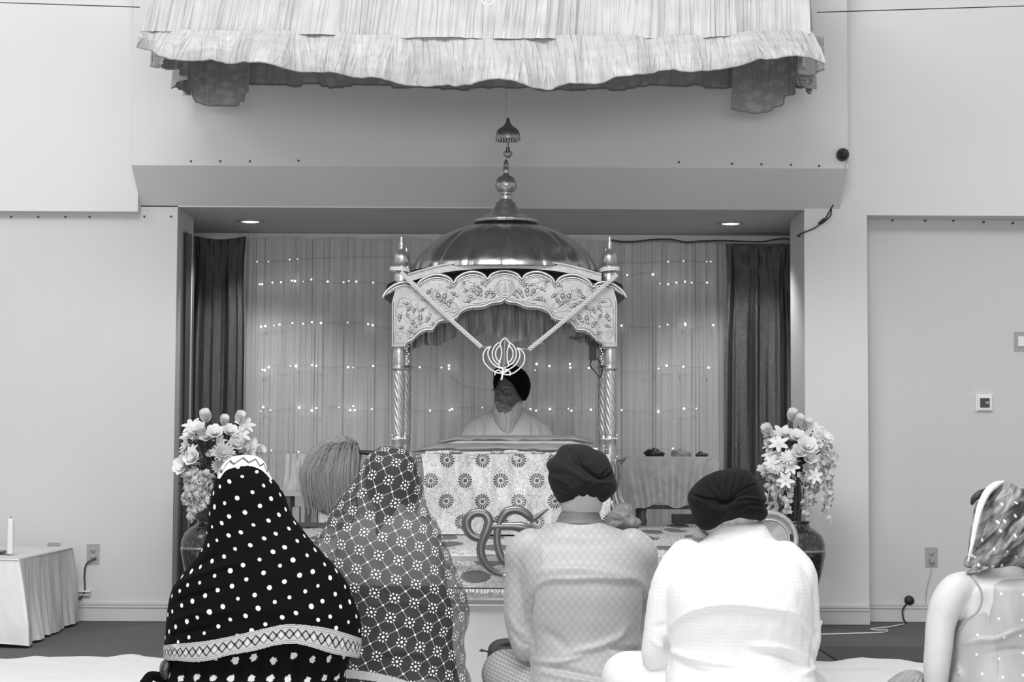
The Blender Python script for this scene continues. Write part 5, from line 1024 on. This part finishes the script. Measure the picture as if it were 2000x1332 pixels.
vg = loft(rows, Y4+.08, 420, 420, 2.0); V = vg.V(); V = drape(V, [('g', [(720, 1180), (800, 1175), (890, 1200)], 8, .012), ('g', [(900, 1140), (885, 1180), (905, 1230)], 7, -.012), ('g', [(830, 1000), (860, 1100), (870, 1180)], 8, .010), ('g', [(700, 1290), (790, 1270), (880, 1300)], 9, .010), ('g', [(890, 1240), (900, 1290), (885, 1330)], 6, -.012)], 1); V[:, 1] += .008*vn(V[:, 0]*12, V[:, 2]*8, 13); vg.v = [V]
vb0 = lambda x: herm(x, [560, 640, 672, 700, 740, 790, 830], [1290, 1300, 1306, 1309, 1315, 1328, 1342])
a_, hb_ = split(vg, lambda x, y: (y > vb0(x)) & (y < vb0(x)+17) & (x < 812), lambda x, y: (vb0(x)+17-y)/17.)
obj('veil', a_, 'net', w2); obj('silver_hem', outward(hb_, .006), 'border', w2).data.materials[0] = plain('woven silver ribbon', .34, .5, ns=200, amp=.35)

# ---- sleeveless woman at the right edge
Y5 = 5.85
w3 = thing('person', 'woman in a patterned headscarf and sleeveless sheer dress at the right edge, bare arm showing', 'person', (at(1988, 1200, Y5)[0], Y5+.05, .015))
def T5(px, py, dy): p = at(px, py, Y5); p[1] += dy; return p
hd = blob([(1904, 1000), (1915, 968), (1950, 950), (1990, 950), (2025, 975), (2032, 1030), (2015, 1080), (1975, 1100), (1925, 1090), (1906, 1050)], (1968, 1025), Y5+.05, .09, .11); gs = [hd]
X5 = at(1988, 1200, Y5)[0]
gm = G(); tube(gm, [T5(1980, 1150, .05), T5(1975, 1110, .05), T5(1970, 1060, .05)], [.07, .055, .055], 18, 10); gs.append(gm)
gs.append(capped(loft([(1110, 1935, 2030, .06, .05), (1122, 1895, 2080, .08, .04), (1140, 1875, 2100, .095, .03), (1170, 1868, 2108, .11, .03), (1220, 1872, 2104, .115, .03), (1290, 1880, 2096, .11, .03), (1360, 1870, 2106, .13, .03), (1470, 1860, 2120, .16, .03)], Y5+.03, 80, 100, 2.2)))
for s in (-1, 1):
    f = lambda x: x if s == -1 else 2*1988-x
    gm = G(); tube(gm, [T5(f(1895), 1145, .04), T5(f(1873), 1152, .03), T5(f(1854), 1180, .03), T5(f(1843), 1215, .03), T5(f(1838), 1260, .03), T5(f(1835), 1310, .04), T5(f(1838), 1345, .06), T5(f(1880), 1385, .18), T5(f(1930), 1400, .28)], [.046, .050, .052, .047, .044, .041, .036, .032, .024], 20, 70); gs.append(gm)
    gm = G(); hand(gm, T5(f(1930), 1400, .28), (-s*-.6, .6, -.1), (0, .2, 1), s); gs.append(gm)
    gm = G(); tube(gm, [(X5+s*.08, Y5+.05, .12), (X5+s*.13, Y5+.18, .14), (X5+s*.17, Y5+.28, .12), (X5+s*.1, Y5+.40, .08), (X5-s*.10, Y5+.38, .06)], [.10, .085, .065, .05, .035], 16, 40); gs.append(gm)
fused('body', gs, 'skinpale', w3, .006, 6)
gs = [capped(loft([(1128, 1894, 2082, .092, .04), (1142, 1896, 2080, .107, .03), (1170, 1890, 2086, .122, .03), (1200, 1872, 2104, .127, .03), (1225, 1864, 2112, .13, .03), (1290, 1862, 2114, .13, .03), (1330, 1855, 2120, .145, .03), (1400, 1846, 2135, .18, .03), (1478, 1846, 2135, .18, .03)], Y5+.03, 90, 120, 2.2))]
ds = fused('dress', gs, 'sheer', w3, .006, 6); carve(ds, [('g', [(1900, 1150), (1902, 1180), (1904, 1210)], 2.5, .006), ('g', [(1885, 1258), (1915, 1250), (1945, 1248), (1985, 1232), (2010, 1225)], 4, .010), ('g', [(1925, 1160), (1930, 1200), (1925, 1245)], 4, -.006), ('g', [(1940, 1260), (1945, 1300), (1940, 1335)], 3, .006), ('g', [(1872, 1300), (1880, 1320), (1870, 1335)], 4, .008), ('g', [(1930, 1275), (1970, 1268), (2005, 1270)], 4, -.006)], [(12, 10, .006, 3)])
gm = G(); tube(gm, [T5(1884, 1120, -.065), T5(1893, 1134, -.09), T5(1900, 1150, -.10), T5(1901, 1168, -.105), T5(1893, 1190, -.10), T5(1877, 1205, -.085), T5(1866, 1225, -.06)], .0035, 8, 40); obj('armhole_edge', gm, 'greydress', w3)
sc = blob([(1893, 1080), (1896, 1055), (1900, 1025), (1906, 995), (1914, 972), (1924, 957), (1938, 947), (1958, 941), (1975, 944), (1992, 952), (2018, 965), (2038, 1000), (2045, 1050), (2040, 1095), (2020, 1110), (1980, 1112), (1940, 1110), (1915, 1105), (1890, 1110), (1884, 1104), (1890, 1092)], (1966, 1030), Y5+.04, .115, .14, 200, 100)
o = obj('headscarf', sc, 'scarf', w3); carve(o, [('g', [(1890, 1098), (1910, 1050), (1940, 990), (1990, 956)], 3, -.010), ('g', [(1890, 1104), (1925, 1050), (1960, 1000), (2010, 975)], 3, .009), ('g', [(1892, 1106), (1935, 1070), (1970, 1030), (2010, 1000)], 3, -.009), ('g', [(1900, 1105), (1950, 1075), (1990, 1050), (2020, 1040)], 3.4, .010), ('g', [(1925, 1085), (1960, 1082), (2010, 1060)], 3, -.010), ('g', [(1930, 1098), (1970, 1092), (2010, 1095)], 3, -.008)], [(22, 22, .003, 4)])
gm = G(); tube(gm, [T5(1891, 1095, .0), T5(1896, 1060, -.02), T5(1902, 1020, -.03), T5(1912, 983, -.03), T5(1926, 960, -.02), T5(1945, 947, 0), T5(1962, 942, .02)], [.003, .008, .010, .013, .014, .013, .006], 12, 60, flat=.8); obj('headband', gm, 'petal', w3)
gm = G(); tube(gm, [T5(1903, 984, .03), T5(1906, 974, .02), T5(1916, 966, .02), T5(1930, 960, .03)], [.005, .010, .012, .01], 12, 14); obj('hair', gm, 'hair', w3)
gm = G(); tube(gm, [T5(1900, 1104, -.07), T5(1890, 1112, -.075), T5(1880, 1118, -.06)], [.014, .012, .005], 10, 14); obj('scarf_end', gm, 'scarf', w3)
gm = blob([(1738, 1330), (1755, 1318), (1775, 1309), (1800, 1312), (1812, 1330), (1812, 1400), (1740, 1400)], (1778, 1352), 6.0, .08, .08, 120, 60); o = obj('knee_cloth', gm, 'greydress', w3); carve(o, [('g', [(1742+k*9, 1345), (1758+k*8, 1322), (1790+k*2, 1314)], 1.6, -.006) for k in range(7)], [(60, 30, .005, 3)])
o.data.materials[0] = plain('ribbed grey cloth', .25, .8, ns=80, amp=.4)

# ================================================================== THINGS AROUND THE DAIS
# covered side table at the right rear of the dais
TY = 11.15
t = thing('side_table', 'small table under a ribbed grey cloth at the right rear of the dais', 'table', (at(1310, 1000, TY)[0], TY, DZ))
gm = G(); tx0, tx1 = at(1222, 890, TY)[0], at(1392, 890, TY)[0]; tz = zat(890, TY-.1)
obj('tabletop', bbox(tx0+.02, tx1-.02, TY-.18, TY+.2, tz-.03, tz-.004), 'wood', t, False)
for x in (tx0+.09, tx1-.09):
    for y in (TY-.14, TY+.16):
        gm = G(); lathe(gm, [(.022, DZ+.006), (.026, DZ+.03), (.018, DZ+.06), (.028, DZ+.15), (.020, DZ+.18), (.024, tz-.03)], (x, y, 0), 20); obj('leg', gm, 'wood', t)
gm = bbox(tx0+.06, tx1-.06, TY-.13, TY-.11, zat(992, TY), zat(984, TY)); obj('apron', gm, 'wood', t, False)
def tcl(u, v):                           # top, then front fall with scalloped lower edge
    X = tx0-.02+(tx1-tx0+.04)*u; D = .40; H = (at(1300, 890, TY)[2]-at(1300, 984, TY)[2]); L = D+H*(1.0+.06*np.sin(u*14)); s_ = v*L
    e = np.minimum(u, 1-u); Y = np.where(s_ < D, TY+.2-s_, TY-.2-.012*np.sin(u*40)*np.clip((s_-D)*6, 0, 1)); Z = np.where(s_ < D, tz+0*X, tz-(s_-D)); 
    X = X-np.sign(.5-u)*.0+np.where(s_ > D, -(.5-u)*2*.06*np.clip((s_-D)/H, 0, 1)*(-1), 0)
    Z = Z-.03*np.exp(-e*40)*(s_ < D)-.03*np.exp(-e*40)*(s_ >= D); return np.stack([X, Y, Z], 1)
o = obj('table_cloth', sheet(tcl, 160, 90, lambda u, v: np.stack([u*.52, v*.75], 1)), 'tcloth'); tag(o, 'ribbed grey cloth draped over the small table right of the throne', 'tablecloth')
def tcs(u, v): Y = TY-.2+.4*u; H = zat(890, TY)-zat(975, TY); return np.stack([tx0-.03-.05*np.sin(v*2.2)+.01*np.sin(u*12), Y, tz-.02-H*v*(1-.15*u)], 1)
obj('side_fall', sheet(tcs, 40, 30, lambda u, v: np.stack([u*.4, v*.3], 1)), 'tcloth', o)
gm = blob([(1255, 887), (1262, 880), (1272, 877), (1288, 881), (1300, 886), (1298, 887), (1260, 887)], (1275, 884), TY, .07, .07, 60, 30, lin=True); tag(obj('folded_cloth', gm, 'dark'), 'small black folded cloth on the grey-covered side table', 'cloth')
gm = blob([(1311, 888), (1313, 881), (1325, 880), (1340, 881), (1352, 886), (1350, 887)], (1330, 884.5), TY, .06, .06, 60, 30, lin=True); o = obj('folded_cloth', gm, 'frill'); carve(o, [], [(60, 60, .004, 3)]); tag(o, 'lighter grey folded cloth on the side table, right of the black one', 'cloth')
gm = blob([(1357, 888.5), (1362, 885), (1374, 885), (1384, 888), (1370, 890)], (1370, 887.3), TY, .04, .04, 40, 20, lin=True); tag(obj('small_dish', gm, 'darkgrey'), 'tiny dark dish at the right end of the side table', 'dish')
gm = G(); c = at(1340, 1010, 11.3); box(gm, at(1314, 1010, 11.3)[0], at(1366, 1010, 11.3)[0], 11.24, 11.4, DZ+.006, zat(1003, 11.3)); tag(obj('flat_box', gm, 'wood', smooth=False), 'flat dark box on the dais under the grey-covered side table', 'box')

# whisk on its stand at the left rear
WYk = 10.6
t = thing('whisk_stand', 'low wooden stand with a small shelf at the left rear of the dais', 'stand', (at(635, 1000, WYk)[0], WYk, DZ))
obj('shelf_top', bbox(at(560, 965, WYk)[0], at(712, 965, WYk)[0], WYk-.12, WYk+.14, zat(970, WYk), zat(961, WYk)), 'plate', t, False)
for px in (566, 604, 690):
    for y in (WYk-.09, WYk+.11): c = at(px, 990, WYk); obj('leg', bbox(c[0]-.014, c[0]+.014, y-.014, y+.014, DZ+.006, zat(970, WYk)), 'wood', t, False)
obj('lower_rail', bbox(at(563, 1016, WYk)[0], at(700, 1016, WYk)[0], WYk-.11, WYk-.09, DZ+.006, DZ+.03), 'wood', t, False)
for i, (x0, x1, y0, y1, m_, lab) in enumerate(((602, 620, 990, 1018, 'plate', 'tall pale small box under the whisk stand shelf'), (625, 641, 992, 1016, 'white', 'small white box under the whisk stand shelf, right of the tall pale one'), (572, 586, 992, 1018, 'plate', 'narrow pale carton at the left end under the whisk stand shelf'))):
    tag(obj('small_box', bbox(at(x0, y1, WYk)[0], at(x1, y1, WYk)[0], WYk-.04, WYk+.03, DZ+.006, zat(y0, WYk)), m_, smooth=False), lab, 'box')
def wc(u, v):
    px = 560+36*u-6*v*(1-u); y = 886+74*v; P = np.array([at(a, b, WYk+.12) for a, b in zip(px, y)]); P[:, 1] += .02*vn(u*6, v*2, 3)-.02*v; return P
tag(obj('white_cloth', sheet(wc, 50, 40, lambda u, v: np.stack([u*.1, v*.2], 1)), 'robe'), 'pale cloth standing on the left end of the whisk stand', 'cloth')
wk = thing('ceremonial_whisk', 'large pale hair whisk lying on the stand left of the throne, hair drooping down', 'whisk', tuple(at(650, 965, WYk)))
hw = blob([(700, 870), (706, 885), (704, 905), (700, 940), (694, 975), (680, 1002), (655, 1008), (625, 1000), (603, 985), (592, 960), (586, 935), (592, 905), (606, 880), (625, 864), (645, 853), (668, 850), (688, 857)], (650, 925), WYk-.02, .13, .08, 220, 110)
def whisk_uv(gm):
    V = gm.V(); Q = proj(V); a = np.arctan2(Q[:, 0]-760, Q[:, 1]-860+60); gm.uv = [np.stack([a*.9, np.hypot(Q[:, 0]-760, Q[:, 1]-800)*.002], 1)]; return gm
o = obj('hair', whisk_uv(hw), 'whisk', wk)
carve(o, [('g', [(690-k*2, 862), (672-k*7, 880+k), (658-k*8, 920+k*2), (655-k*7, 985-k*2)], 2.6, -.010 if k % 2 else .008) for k in range(9)], [(90, 6, .007, 3)])
gm = G(); 
for k in range(90):
    a = random.random(); x0 = 700-12*a; x1 = 596+100*random.random(); y1 = 985+28*random.random(); mx_ = (x0+x1)/2-18*(1-(x1-596)/100); P = [at(x0, 866+10*a, WYk-.1), at(mx_, 858+14*random.random()+(700-mx_)*.12, WYk-.15), at(x1-4, 905+10*random.random(), WYk-.17), at(x1, y1, WYk-.13)]; tube(gm, P, .0016, 4, 18, caps=False)
obj('loose_strands', gm, 'whisk', wk)
gm = G(); tube(gm, [at(702, 883, WYk-.06), at(740, 886, WYk-.06), at(775, 890, WYk-.06)], [.011, .014, .012], 14, 16); obj('handle', gm, 'dark', wk)

# curled metal ornament before the dais
OY = 7.50
t = thing('scroll_ornament', 'curled grey metal ornament with a loop and arching arm, standing before the dais', 'ornament', (at(960, 1100, OY)[0], OY, .014))
def rib(pts, ws, nm, fl=.45):
    gm = G(); P = [at(x, y, OY) for x, y in pts]; tube(gm, P, [w*OY/F/2*1.2 for w in ws], 16, 80, flat=1.0); V = gm.V(); V[:, 1] = OY+(V[:, 1]-OY)*fl; gm.v = [V]; return obj(nm, gm, 'ribbon', t)
rib([(936, 1052), (922, 1046), (912, 1032), (913, 1014), (923, 1004), (936, 1001), (949, 1006), (955, 1019), (951, 1036), (944, 1052), (939, 1070), (941, 1088), (950, 1104), (965, 1117), (985, 1124)], [13, 14, 15, 15, 14, 14, 15, 16, 16, 15, 14, 14, 12, 10, 8], 'loop')
rib([(983, 1096), (975, 1078), (971, 1058), (972, 1036), (979, 1014), (990, 1000), (1004, 996), (1020, 999), (1033, 1008), (1039, 1014), (1052, 1007), (1070, 994)], [14, 13, 12, 12, 13, 15, 14, 14, 13, 10, 8, 3], 'arching_arm')
rib([(955, 1028), (972, 1028), (995, 1028), (1020, 1030), (1044, 1038)], [12, 13, 13, 17, 12], 'crossbar')
gm = G(); tube(gm, [at(985, 1124, OY), at(1003, 1126, OY), (at(1008, 1130, OY)[0], OY+.02, zat(1160, OY)), (at(1008, 1130, OY)[0], OY+.02, .04)], .012, 12); obj('post', gm, 'chrome', t); gm = G(); lathe(gm, [(.09, 0), (.09, .012), (.02, .03), (.012, .05)], (at(1008, 1130, OY)[0], OY+.02, .016), 24); obj('base', gm, 'chrome', t)

# ornate tray on a stool at the right of the dais
SY = 8.6; c = at(1503, 1053, SY)
t = thing('round_stool', 'low round stool between the dais and the right vase, carrying the ornate tray', 'stool', (c[0]+.02, SY, 0)); rT = .13
gm = G(); lathe(gm, [(.001, 0), (.11, 0), (.12, .01), (.12, .03), (.001, .032)], (c[0]+.03, SY, c[2]-rT-.042), 32); obj('seat', gm, 'wood', t)
for k in range(3): a = k*2.1+.6; gm = G(); tube(gm, [(c[0]+.03+.08*math.cos(a), SY+.08*math.sin(a), c[2]-rT-.05), (c[0]+.03+.10*math.cos(a), SY+.10*math.sin(a), .012)], .012, 10); obj('leg', gm, 'wood', t)
t = thing('ornate_tray', 'round engraved silver tray with banded rim standing upright behind the man in white', 'tray', (c[0], SY, c[2]-rT))
tl2 = [(1, 0, 0), (0, .17, -.985), (0, .985, .17)]; R_ = rT
gm = G(); lathe(gm, [(.001, .004), (R_*.60, .004), (R_*.62, .010), (R_*.62, -.004), (.001, -.004)], (0, 0, 0), 64, tilt=tl2); obj('centre', shift(gm, c), 'canopy_in', t)
gm = G(); lathe(gm, [(R_*.62, .004), (R_*.64, .016), (R_*.70, .016), (R_*.72, .008), (R_*.72, .0)], (0, 0, 0), 64, tilt=tl2); obj('inner_ring', shift(gm, c), 'silver', t)
gm = G(); lathe(gm, [(R_*.72, .004), (R_*.80, .006), (R_*.82, .012), (R_*.97, .016), (R_, .012), (R_, .004), (R_*.72, -.002)], (0, 0, 0), 64, tilt=tl2); obj('rim', shift(gm, c), 'relief', t)
for a in (-.55, -.25, .1): 
    gm = G(); tube(gm, [np.array([R_*.76*math.cos(a+d), -.985*.012+.17*R_*.76*math.sin(a+d)*1, R_*.76*math.sin(a+d)*.985+.0]) for d in np.linspace(-.1, .1, 8)], .0055, 8); obj('dark_inlay', shift(gm, c), 'dark', t)

# vases and flowers
def petal_mesh(n, L, w, cup, layers, name, m_, curl=.2):
    gm = G()
    for l in range(layers):
        k = 1-.28*l; tilt = cup+(l*.32); 
        for i in range(n):
            a = (i+.5*l)/n*2*PI+random.uniform(-.1, .1); us = np.linspace(0, 1, 6); vs = np.linspace(-1, 1, 5); V = []
            for u in us:
                wd = w*k*math.sin(PI*(.12+.80*u))**.8; r = L*k*u*math.cos(tilt*(1-curl*u)); z = L*k*u*math.sin(tilt*(1-curl*u))+.12*L*u*u
                for v in vs: V.append((r*math.cos(a)-v*wd*math.sin(a), r*math.sin(a)+v*wd*math.cos(a), z+.25*wd*v*v))
            gm.add(V, grid_faces(6, 5))
    sph(gm, (0, 0, L*.12), L*.16, 8); me = mk(name, gm.V(), gm.f, gm.U()); me.materials.append(M[m_]); return me
FM = {'rose': petal_mesh(6, .055, .026, .75, 3, 'rose_blossom', 'petal'), 'tulip': petal_mesh(5, .062, .026, 1.25, 2, 'tulip_blossom', 'petal', .05), 'lily': petal_mesh(6, .062, .015, .45, 1, 'lily_blossom', 'petal', .8), 'daisy': petal_mesh(15, .050, .0075, .2, 2, 'daisy_blossom', 'petal'), 'mum': petal_mesh(18, .055, .0075, .35, 4, 'chrysanthemum_blossom', 'petal2'),
      'small': petal_mesh(5, .026, .012, .4, 1, 'small_blossom', 'petal2')}
VYv = 10.3; vm = {}
VP = [(.075, 0), (.082, .01), (.078, .03), (.085, .10), (.11, .22), (.145, .34), (.165, .44), (.163, .50), (.145, .545), (.11, .575), (.085, .59), (.078, .60), (.082, .615), (.088, .62), (.08, .618), (.07, .60), (.07, .5)]
def vase(cx, label, big, sprays, slab):
    x = at(cx, 1050, VYv)[0]; k = (zat(1016, VYv)-.0)/.62; t = thing('flower_vase', label, 'vase', (x, VYv, .002), 'tall dark flower vases')
    gm = G(); lathe(gm, [(r, z*k+.002) for r, z in VP], (x, VYv, 0), 64); obj('body', gm, 'vase', t); gm = G(); lathe(gm, [(.164, .452*k), (.1675, .456*k), (.1675, .466*k), (.164, .470*k)], (x, VYv, 0), 64); obj('band', gm, 'chrome', t)
    b = thing('bouquet', slab, 'flowers', (x, VYv, .6*k), 'artificial bouquets'); gm = G(); hub = np.array([x, VYv, .5*k])
    big = big+[(random.choice(['lily', 'daisy', 'rose', 'lily']), cx+random.uniform(-52, 56), random.uniform(850, 945), random.uniform(.5, .8), random.uniform(-.06, .02)) for _ in range(26)]
    for kk, px, py, sz, dy in big:
        p = at(px, py, VYv+dy); q_ = np.array([x, VYv, zat(930, VYv)]); d = Vector(p-q_); d.normalize(); d = (d+Vector((0, -.9, .15))).normalized()
        o = bpy.data.objects.new(FM[kk].name, FM[kk]); COL.objects.link(o); o.parent = b; o.matrix_local = Matrix.Translation(Vector(p-ORG[b.name]))@d.to_track_quat('Z', 'Y').to_matrix().to_4x4()@Matrix.Rotation(random.uniform(0, 6), 4, 'Z')@Matrix.Scale(sz, 4)
        tube(gm, [p-np.array(d)*.01, (p+q_)/2+np.array([0, .03, .02]), q_+np.array([random.uniform(-.02, .02), random.uniform(-.02, .02), 0]), hub], .004, 5, 14)
    for i in range(7): tube(gm, [hub-np.array([0, 0, .2]), np.array([x+random.uniform(-.02, .02), VYv+random.uniform(-.02, .02), zat(960, VYv)]), np.array([x+random.uniform(-.06, .06), VYv+random.uniform(-.05, .05), zat(900, VYv)])], .006, 6, 14)
    obj('stems', gm, 'stem', b); gm = G()
    for i in range(46):
        px = cx-58+116*random.random(); py = 850+95*random.random(); p = at(px, py, VYv+random.uniform(-.02, .09)); a = random.uniform(0, 6.3); d = np.array([math.cos(a)*.8, -.2, math.sin(a)*.5]); w = np.cross(d, (0, 1, 0)); w /= np.linalg.norm(w); V = []
        for u in np.linspace(0, 1, 6):
            for v in (-1, 0, 1): V.append(p+d*.085*u+w*v*.016*math.sin(PI*(.05+.93*u))+np.array([0, .004*v*v-.01*u*u, -.03*u*u]))
        gm.add(V, grid_faces(6, 3))
    o = obj('foliage', gm, 'leaf', b); o['kind'] = 'stuff'
    for (pxa, pya, pxb, pyb, n) in sprays:
        V = []; gm = G(); me = FM['small']; co = np.zeros(len(me.vertices)*3); me.vertices.foreach_get('co', co); co = co.reshape(-1, 3); fc = [tuple(p.vertices) for p in me.polygons]
        for i in range(n):
            u = (i+random.random())/n; wd = 13*(1-.45*u); p = at(pxa+(pxb-pxa)*u+random.uniform(-wd, wd)+5*math.sin(u*4), pya+(pyb-pya)*u, VYv+random.uniform(-.12, -.03)+.03*math.sin(u*3)); R = Matrix.Rotation(random.uniform(0, 6), 3, 'Z')@Matrix.Rotation(random.uniform(.7, 2.1), 3, 'X'); s = random.uniform(.6, 1.05)*(1.05-.35*u)
            gm.add(co@np.array(R).T*s+p, fc)
        tube(gm, [at(pxa, pya, VYv-.05), at((pxa+pxb)/2+3, (pya+pyb)/2, VYv-.08), at(pxb, pyb, VYv-.07)], .002, 5, 12, caps=False); obj('blossom_spray', gm, 'petal2', b)
vase(1552, 'tall dark glazed vase standing on the floor at the right of the dais',
     [('tulip', 1547, 822, 1.1, -.02), ('tulip', 1560, 830, 1.0, -.05), ('tulip', 1573, 838, 1.0, 0), ('tulip', 1502, 850, 1.15, -.05), ('lily', 1526, 846, 1.0, 0), ('rose', 1535, 852, .9, -.04), ('lily', 1522, 868, 1.0, -.08), ('rose', 1556, 858, 1.0, -.08), ('rose', 1574, 876, 1.25, -.12), ('rose', 1578, 898, .9, -.10), ('lily', 1590, 838, .9, 0), ('daisy', 1612, 855, 1.0, -.05), ('lily', 1600, 862, 1.0, -.04), ('rose', 1560, 886, 1.0, -.12), ('daisy', 1540, 894, .95, -.12), ('lily', 1508, 905, .8, -.08), ('daisy', 1520, 915, .8, -.09), ('lily', 1545, 912, .8, -.1), ('daisy', 1606, 880, .8, -.02), ('lily', 1535, 938, .8, -.12), ('lily', 1590, 930, .8, -.10)],
     [(1500, 915, 1498, 985, 34), (1518, 925, 1512, 1000, 38), (1532, 935, 1538, 1005, 38), (1545, 905, 1530, 960, 20), (1572, 925, 1576, 1008, 30), (1582, 905, 1584, 1000, 26), (1592, 930, 1590, 960, 12), (1608, 890, 1612, 1000, 34), (1618, 870, 1622, 940, 18), (1603, 900, 1617, 1022, 22)], 'white and cream artificial bouquet in the right vase, trailing sprays')
vase(414, 'tall dark glazed vase at the left, mostly hidden behind the black-veiled woman',
     [('tulip', 404, 824, 1.15, -.02), ('lily', 375, 834, 1.0, 0), ('rose', 388, 845, 1.1, -.04), ('lily', 370, 852, .9, -.02), ('tulip', 396, 850, 1.0, -.08), ('rose', 420, 850, 1.05, -.10), ('rose', 405, 858, .9, -.08), ('tulip', 438, 832, 1.0, 0), ('tulip', 466, 826, 1.1, 0), ('lily', 478, 832, 1.0, 0), ('rose', 448, 848, 1.0, -.04), ('lily', 470, 850, 1.0, -.04), ('mum', 436, 886, 1.2, -.12), ('mum', 430, 912, 1.0, -.08), ('rose', 362, 912, 1.2, -.06), ('rose', 380, 898, 1.1, -.08), ('rose', 458, 872, 1.0, -.06), ('daisy', 474, 868, .9, -.03), ('lily', 492, 876, 1.1, 0), ('tulip', 500, 886, 1.0, 0), ('daisy', 385, 928, .8, -.08)],
     [(366, 925, 364, 985, 44), (380, 925, 382, 1000, 50), (394, 920, 396, 995, 44), (372, 950, 374, 1020, 40), (402, 925, 402, 990, 34), (366, 880, 362, 940, 30), (470, 860, 505, 915, 22), (386, 935, 380, 1010, 26)], 'white artificial bouquet in the left vase above the black-veiled woman')

# draped table and candle at the left edge
tz = .44
t = thing('corner_table', 'low table under a creased white cloth at the left edge', 'table', (-3.0, 10.2, 0))
obj('tabletop', bbox(-3.8, -2.52, 9.62, 10.8, tz-.03, tz-.006), 'wood', t, False)
for x in (-3.7, -2.62):
    for y in (9.75, 10.7): obj('leg', bbox(x-.02, x+.02, y-.02, y+.02, .001, tz-.03), 'wood', t, False)
per = [(-3.85, 9.56), (-2.47, 9.56), (-2.50, 10.86), (-3.85, 10.86)]
def skirtpt(u):
    L = [1.38, 1.30, 1.35]; s_ = u*sum(L); out = np.zeros((len(u), 2)); nn = np.zeros((len(u), 2))
    for i, l in enumerate(L):
        a = np.array(per[i]); b = np.array(per[i+1]); m_ = (s_ >= sum(L[:i])-1e-9) & (s_ <= sum(L[:i+1])+1e-9); k = ((s_-sum(L[:i]))/l)[m_, None]; out[m_] = a+(b-a)*k; d = (b-a)/np.linalg.norm(b-a); nn[m_] = (d[1], -d[0])
    c_ = np.exp(-((s_-1.38)/.12)**2)[:, None]; nn = nn*(1-c_)+np.array([.7, -.7])*c_; return out, nn
def sk(u, v):
    P, N = skirtpt(u); f = .035*vn(u*34, v*.6, 3)+.015*vn(u*80, v, 4)+.06*np.exp(-((u*4.03-1.38)/.07)**2); off = f*np.clip(v*1.3, 0, 1)+.05*v; Z = tz-.002-(tz-.012)*v+.012*(v > .98)*np.abs(vn(u*25, 0, 6))
    return np.concatenate([P+N*off[:, None], Z[:, None]], 1)
gm = sheet(sk, 420, 30, lambda u, v: np.stack([u*4, v*.45], 1)); o = obj('white_table_cloth', gm, 'whitelinen'); tag(o, 'creased white cloth falling to the floor over the corner table', 'tablecloth')
def tpz(u, v): X = -3.86+1.39*u-.02*v; Y = 9.55+1.32*v; e = np.minimum(np.minimum(u, 1-u)*1.4, np.minimum(v, 1-v)*1.3); return np.stack([X, Y, tz+.004*vn(X*7, Y*7, 2)-.006*np.exp(-e*30)], 1)
obj('cloth_top', sheet(tpz, 80, 80), 'whitelinen', o)
c = at(20, 1082, 9.9); cz = tz+.006; t = thing('pillar_candle', 'tall white pillar candle on the white-draped table at the left edge', 'candle', (c[0], 9.9, cz))
gm = G(); lathe(gm, [(.001, cz), (.018, cz), (.019, cz+.004), (.0175, zat(1022, 9.9)), (.018, zat(1019, 9.9)), (.014, zat(1017, 9.9)), (.004, zat(1018.5, 9.9)), (.001, zat(1018.5, 9.9))], (c[0], 9.9, 0), 28); obj('wax', gm, 'wax', t)
gm = G(); tube(gm, [(c[0], 9.9, zat(1019, 9.9)), (c[0]+.001, 9.9, zat(1013.5, 9.9))], .0015, 6); obj('wick', gm, 'dark', t)
gm = G(); c2 = at(-4, 1078, 9.95); lathe(gm, [(.03, 0), (.06, .008), (.065, .014), (.03, .006), (.001, .006)], (c2[0], 9.95, tz+.006), 28); tag(obj('small_saucer', gm, 'chrome'), 'small dull saucer beside the candle at the left edge', 'saucer')
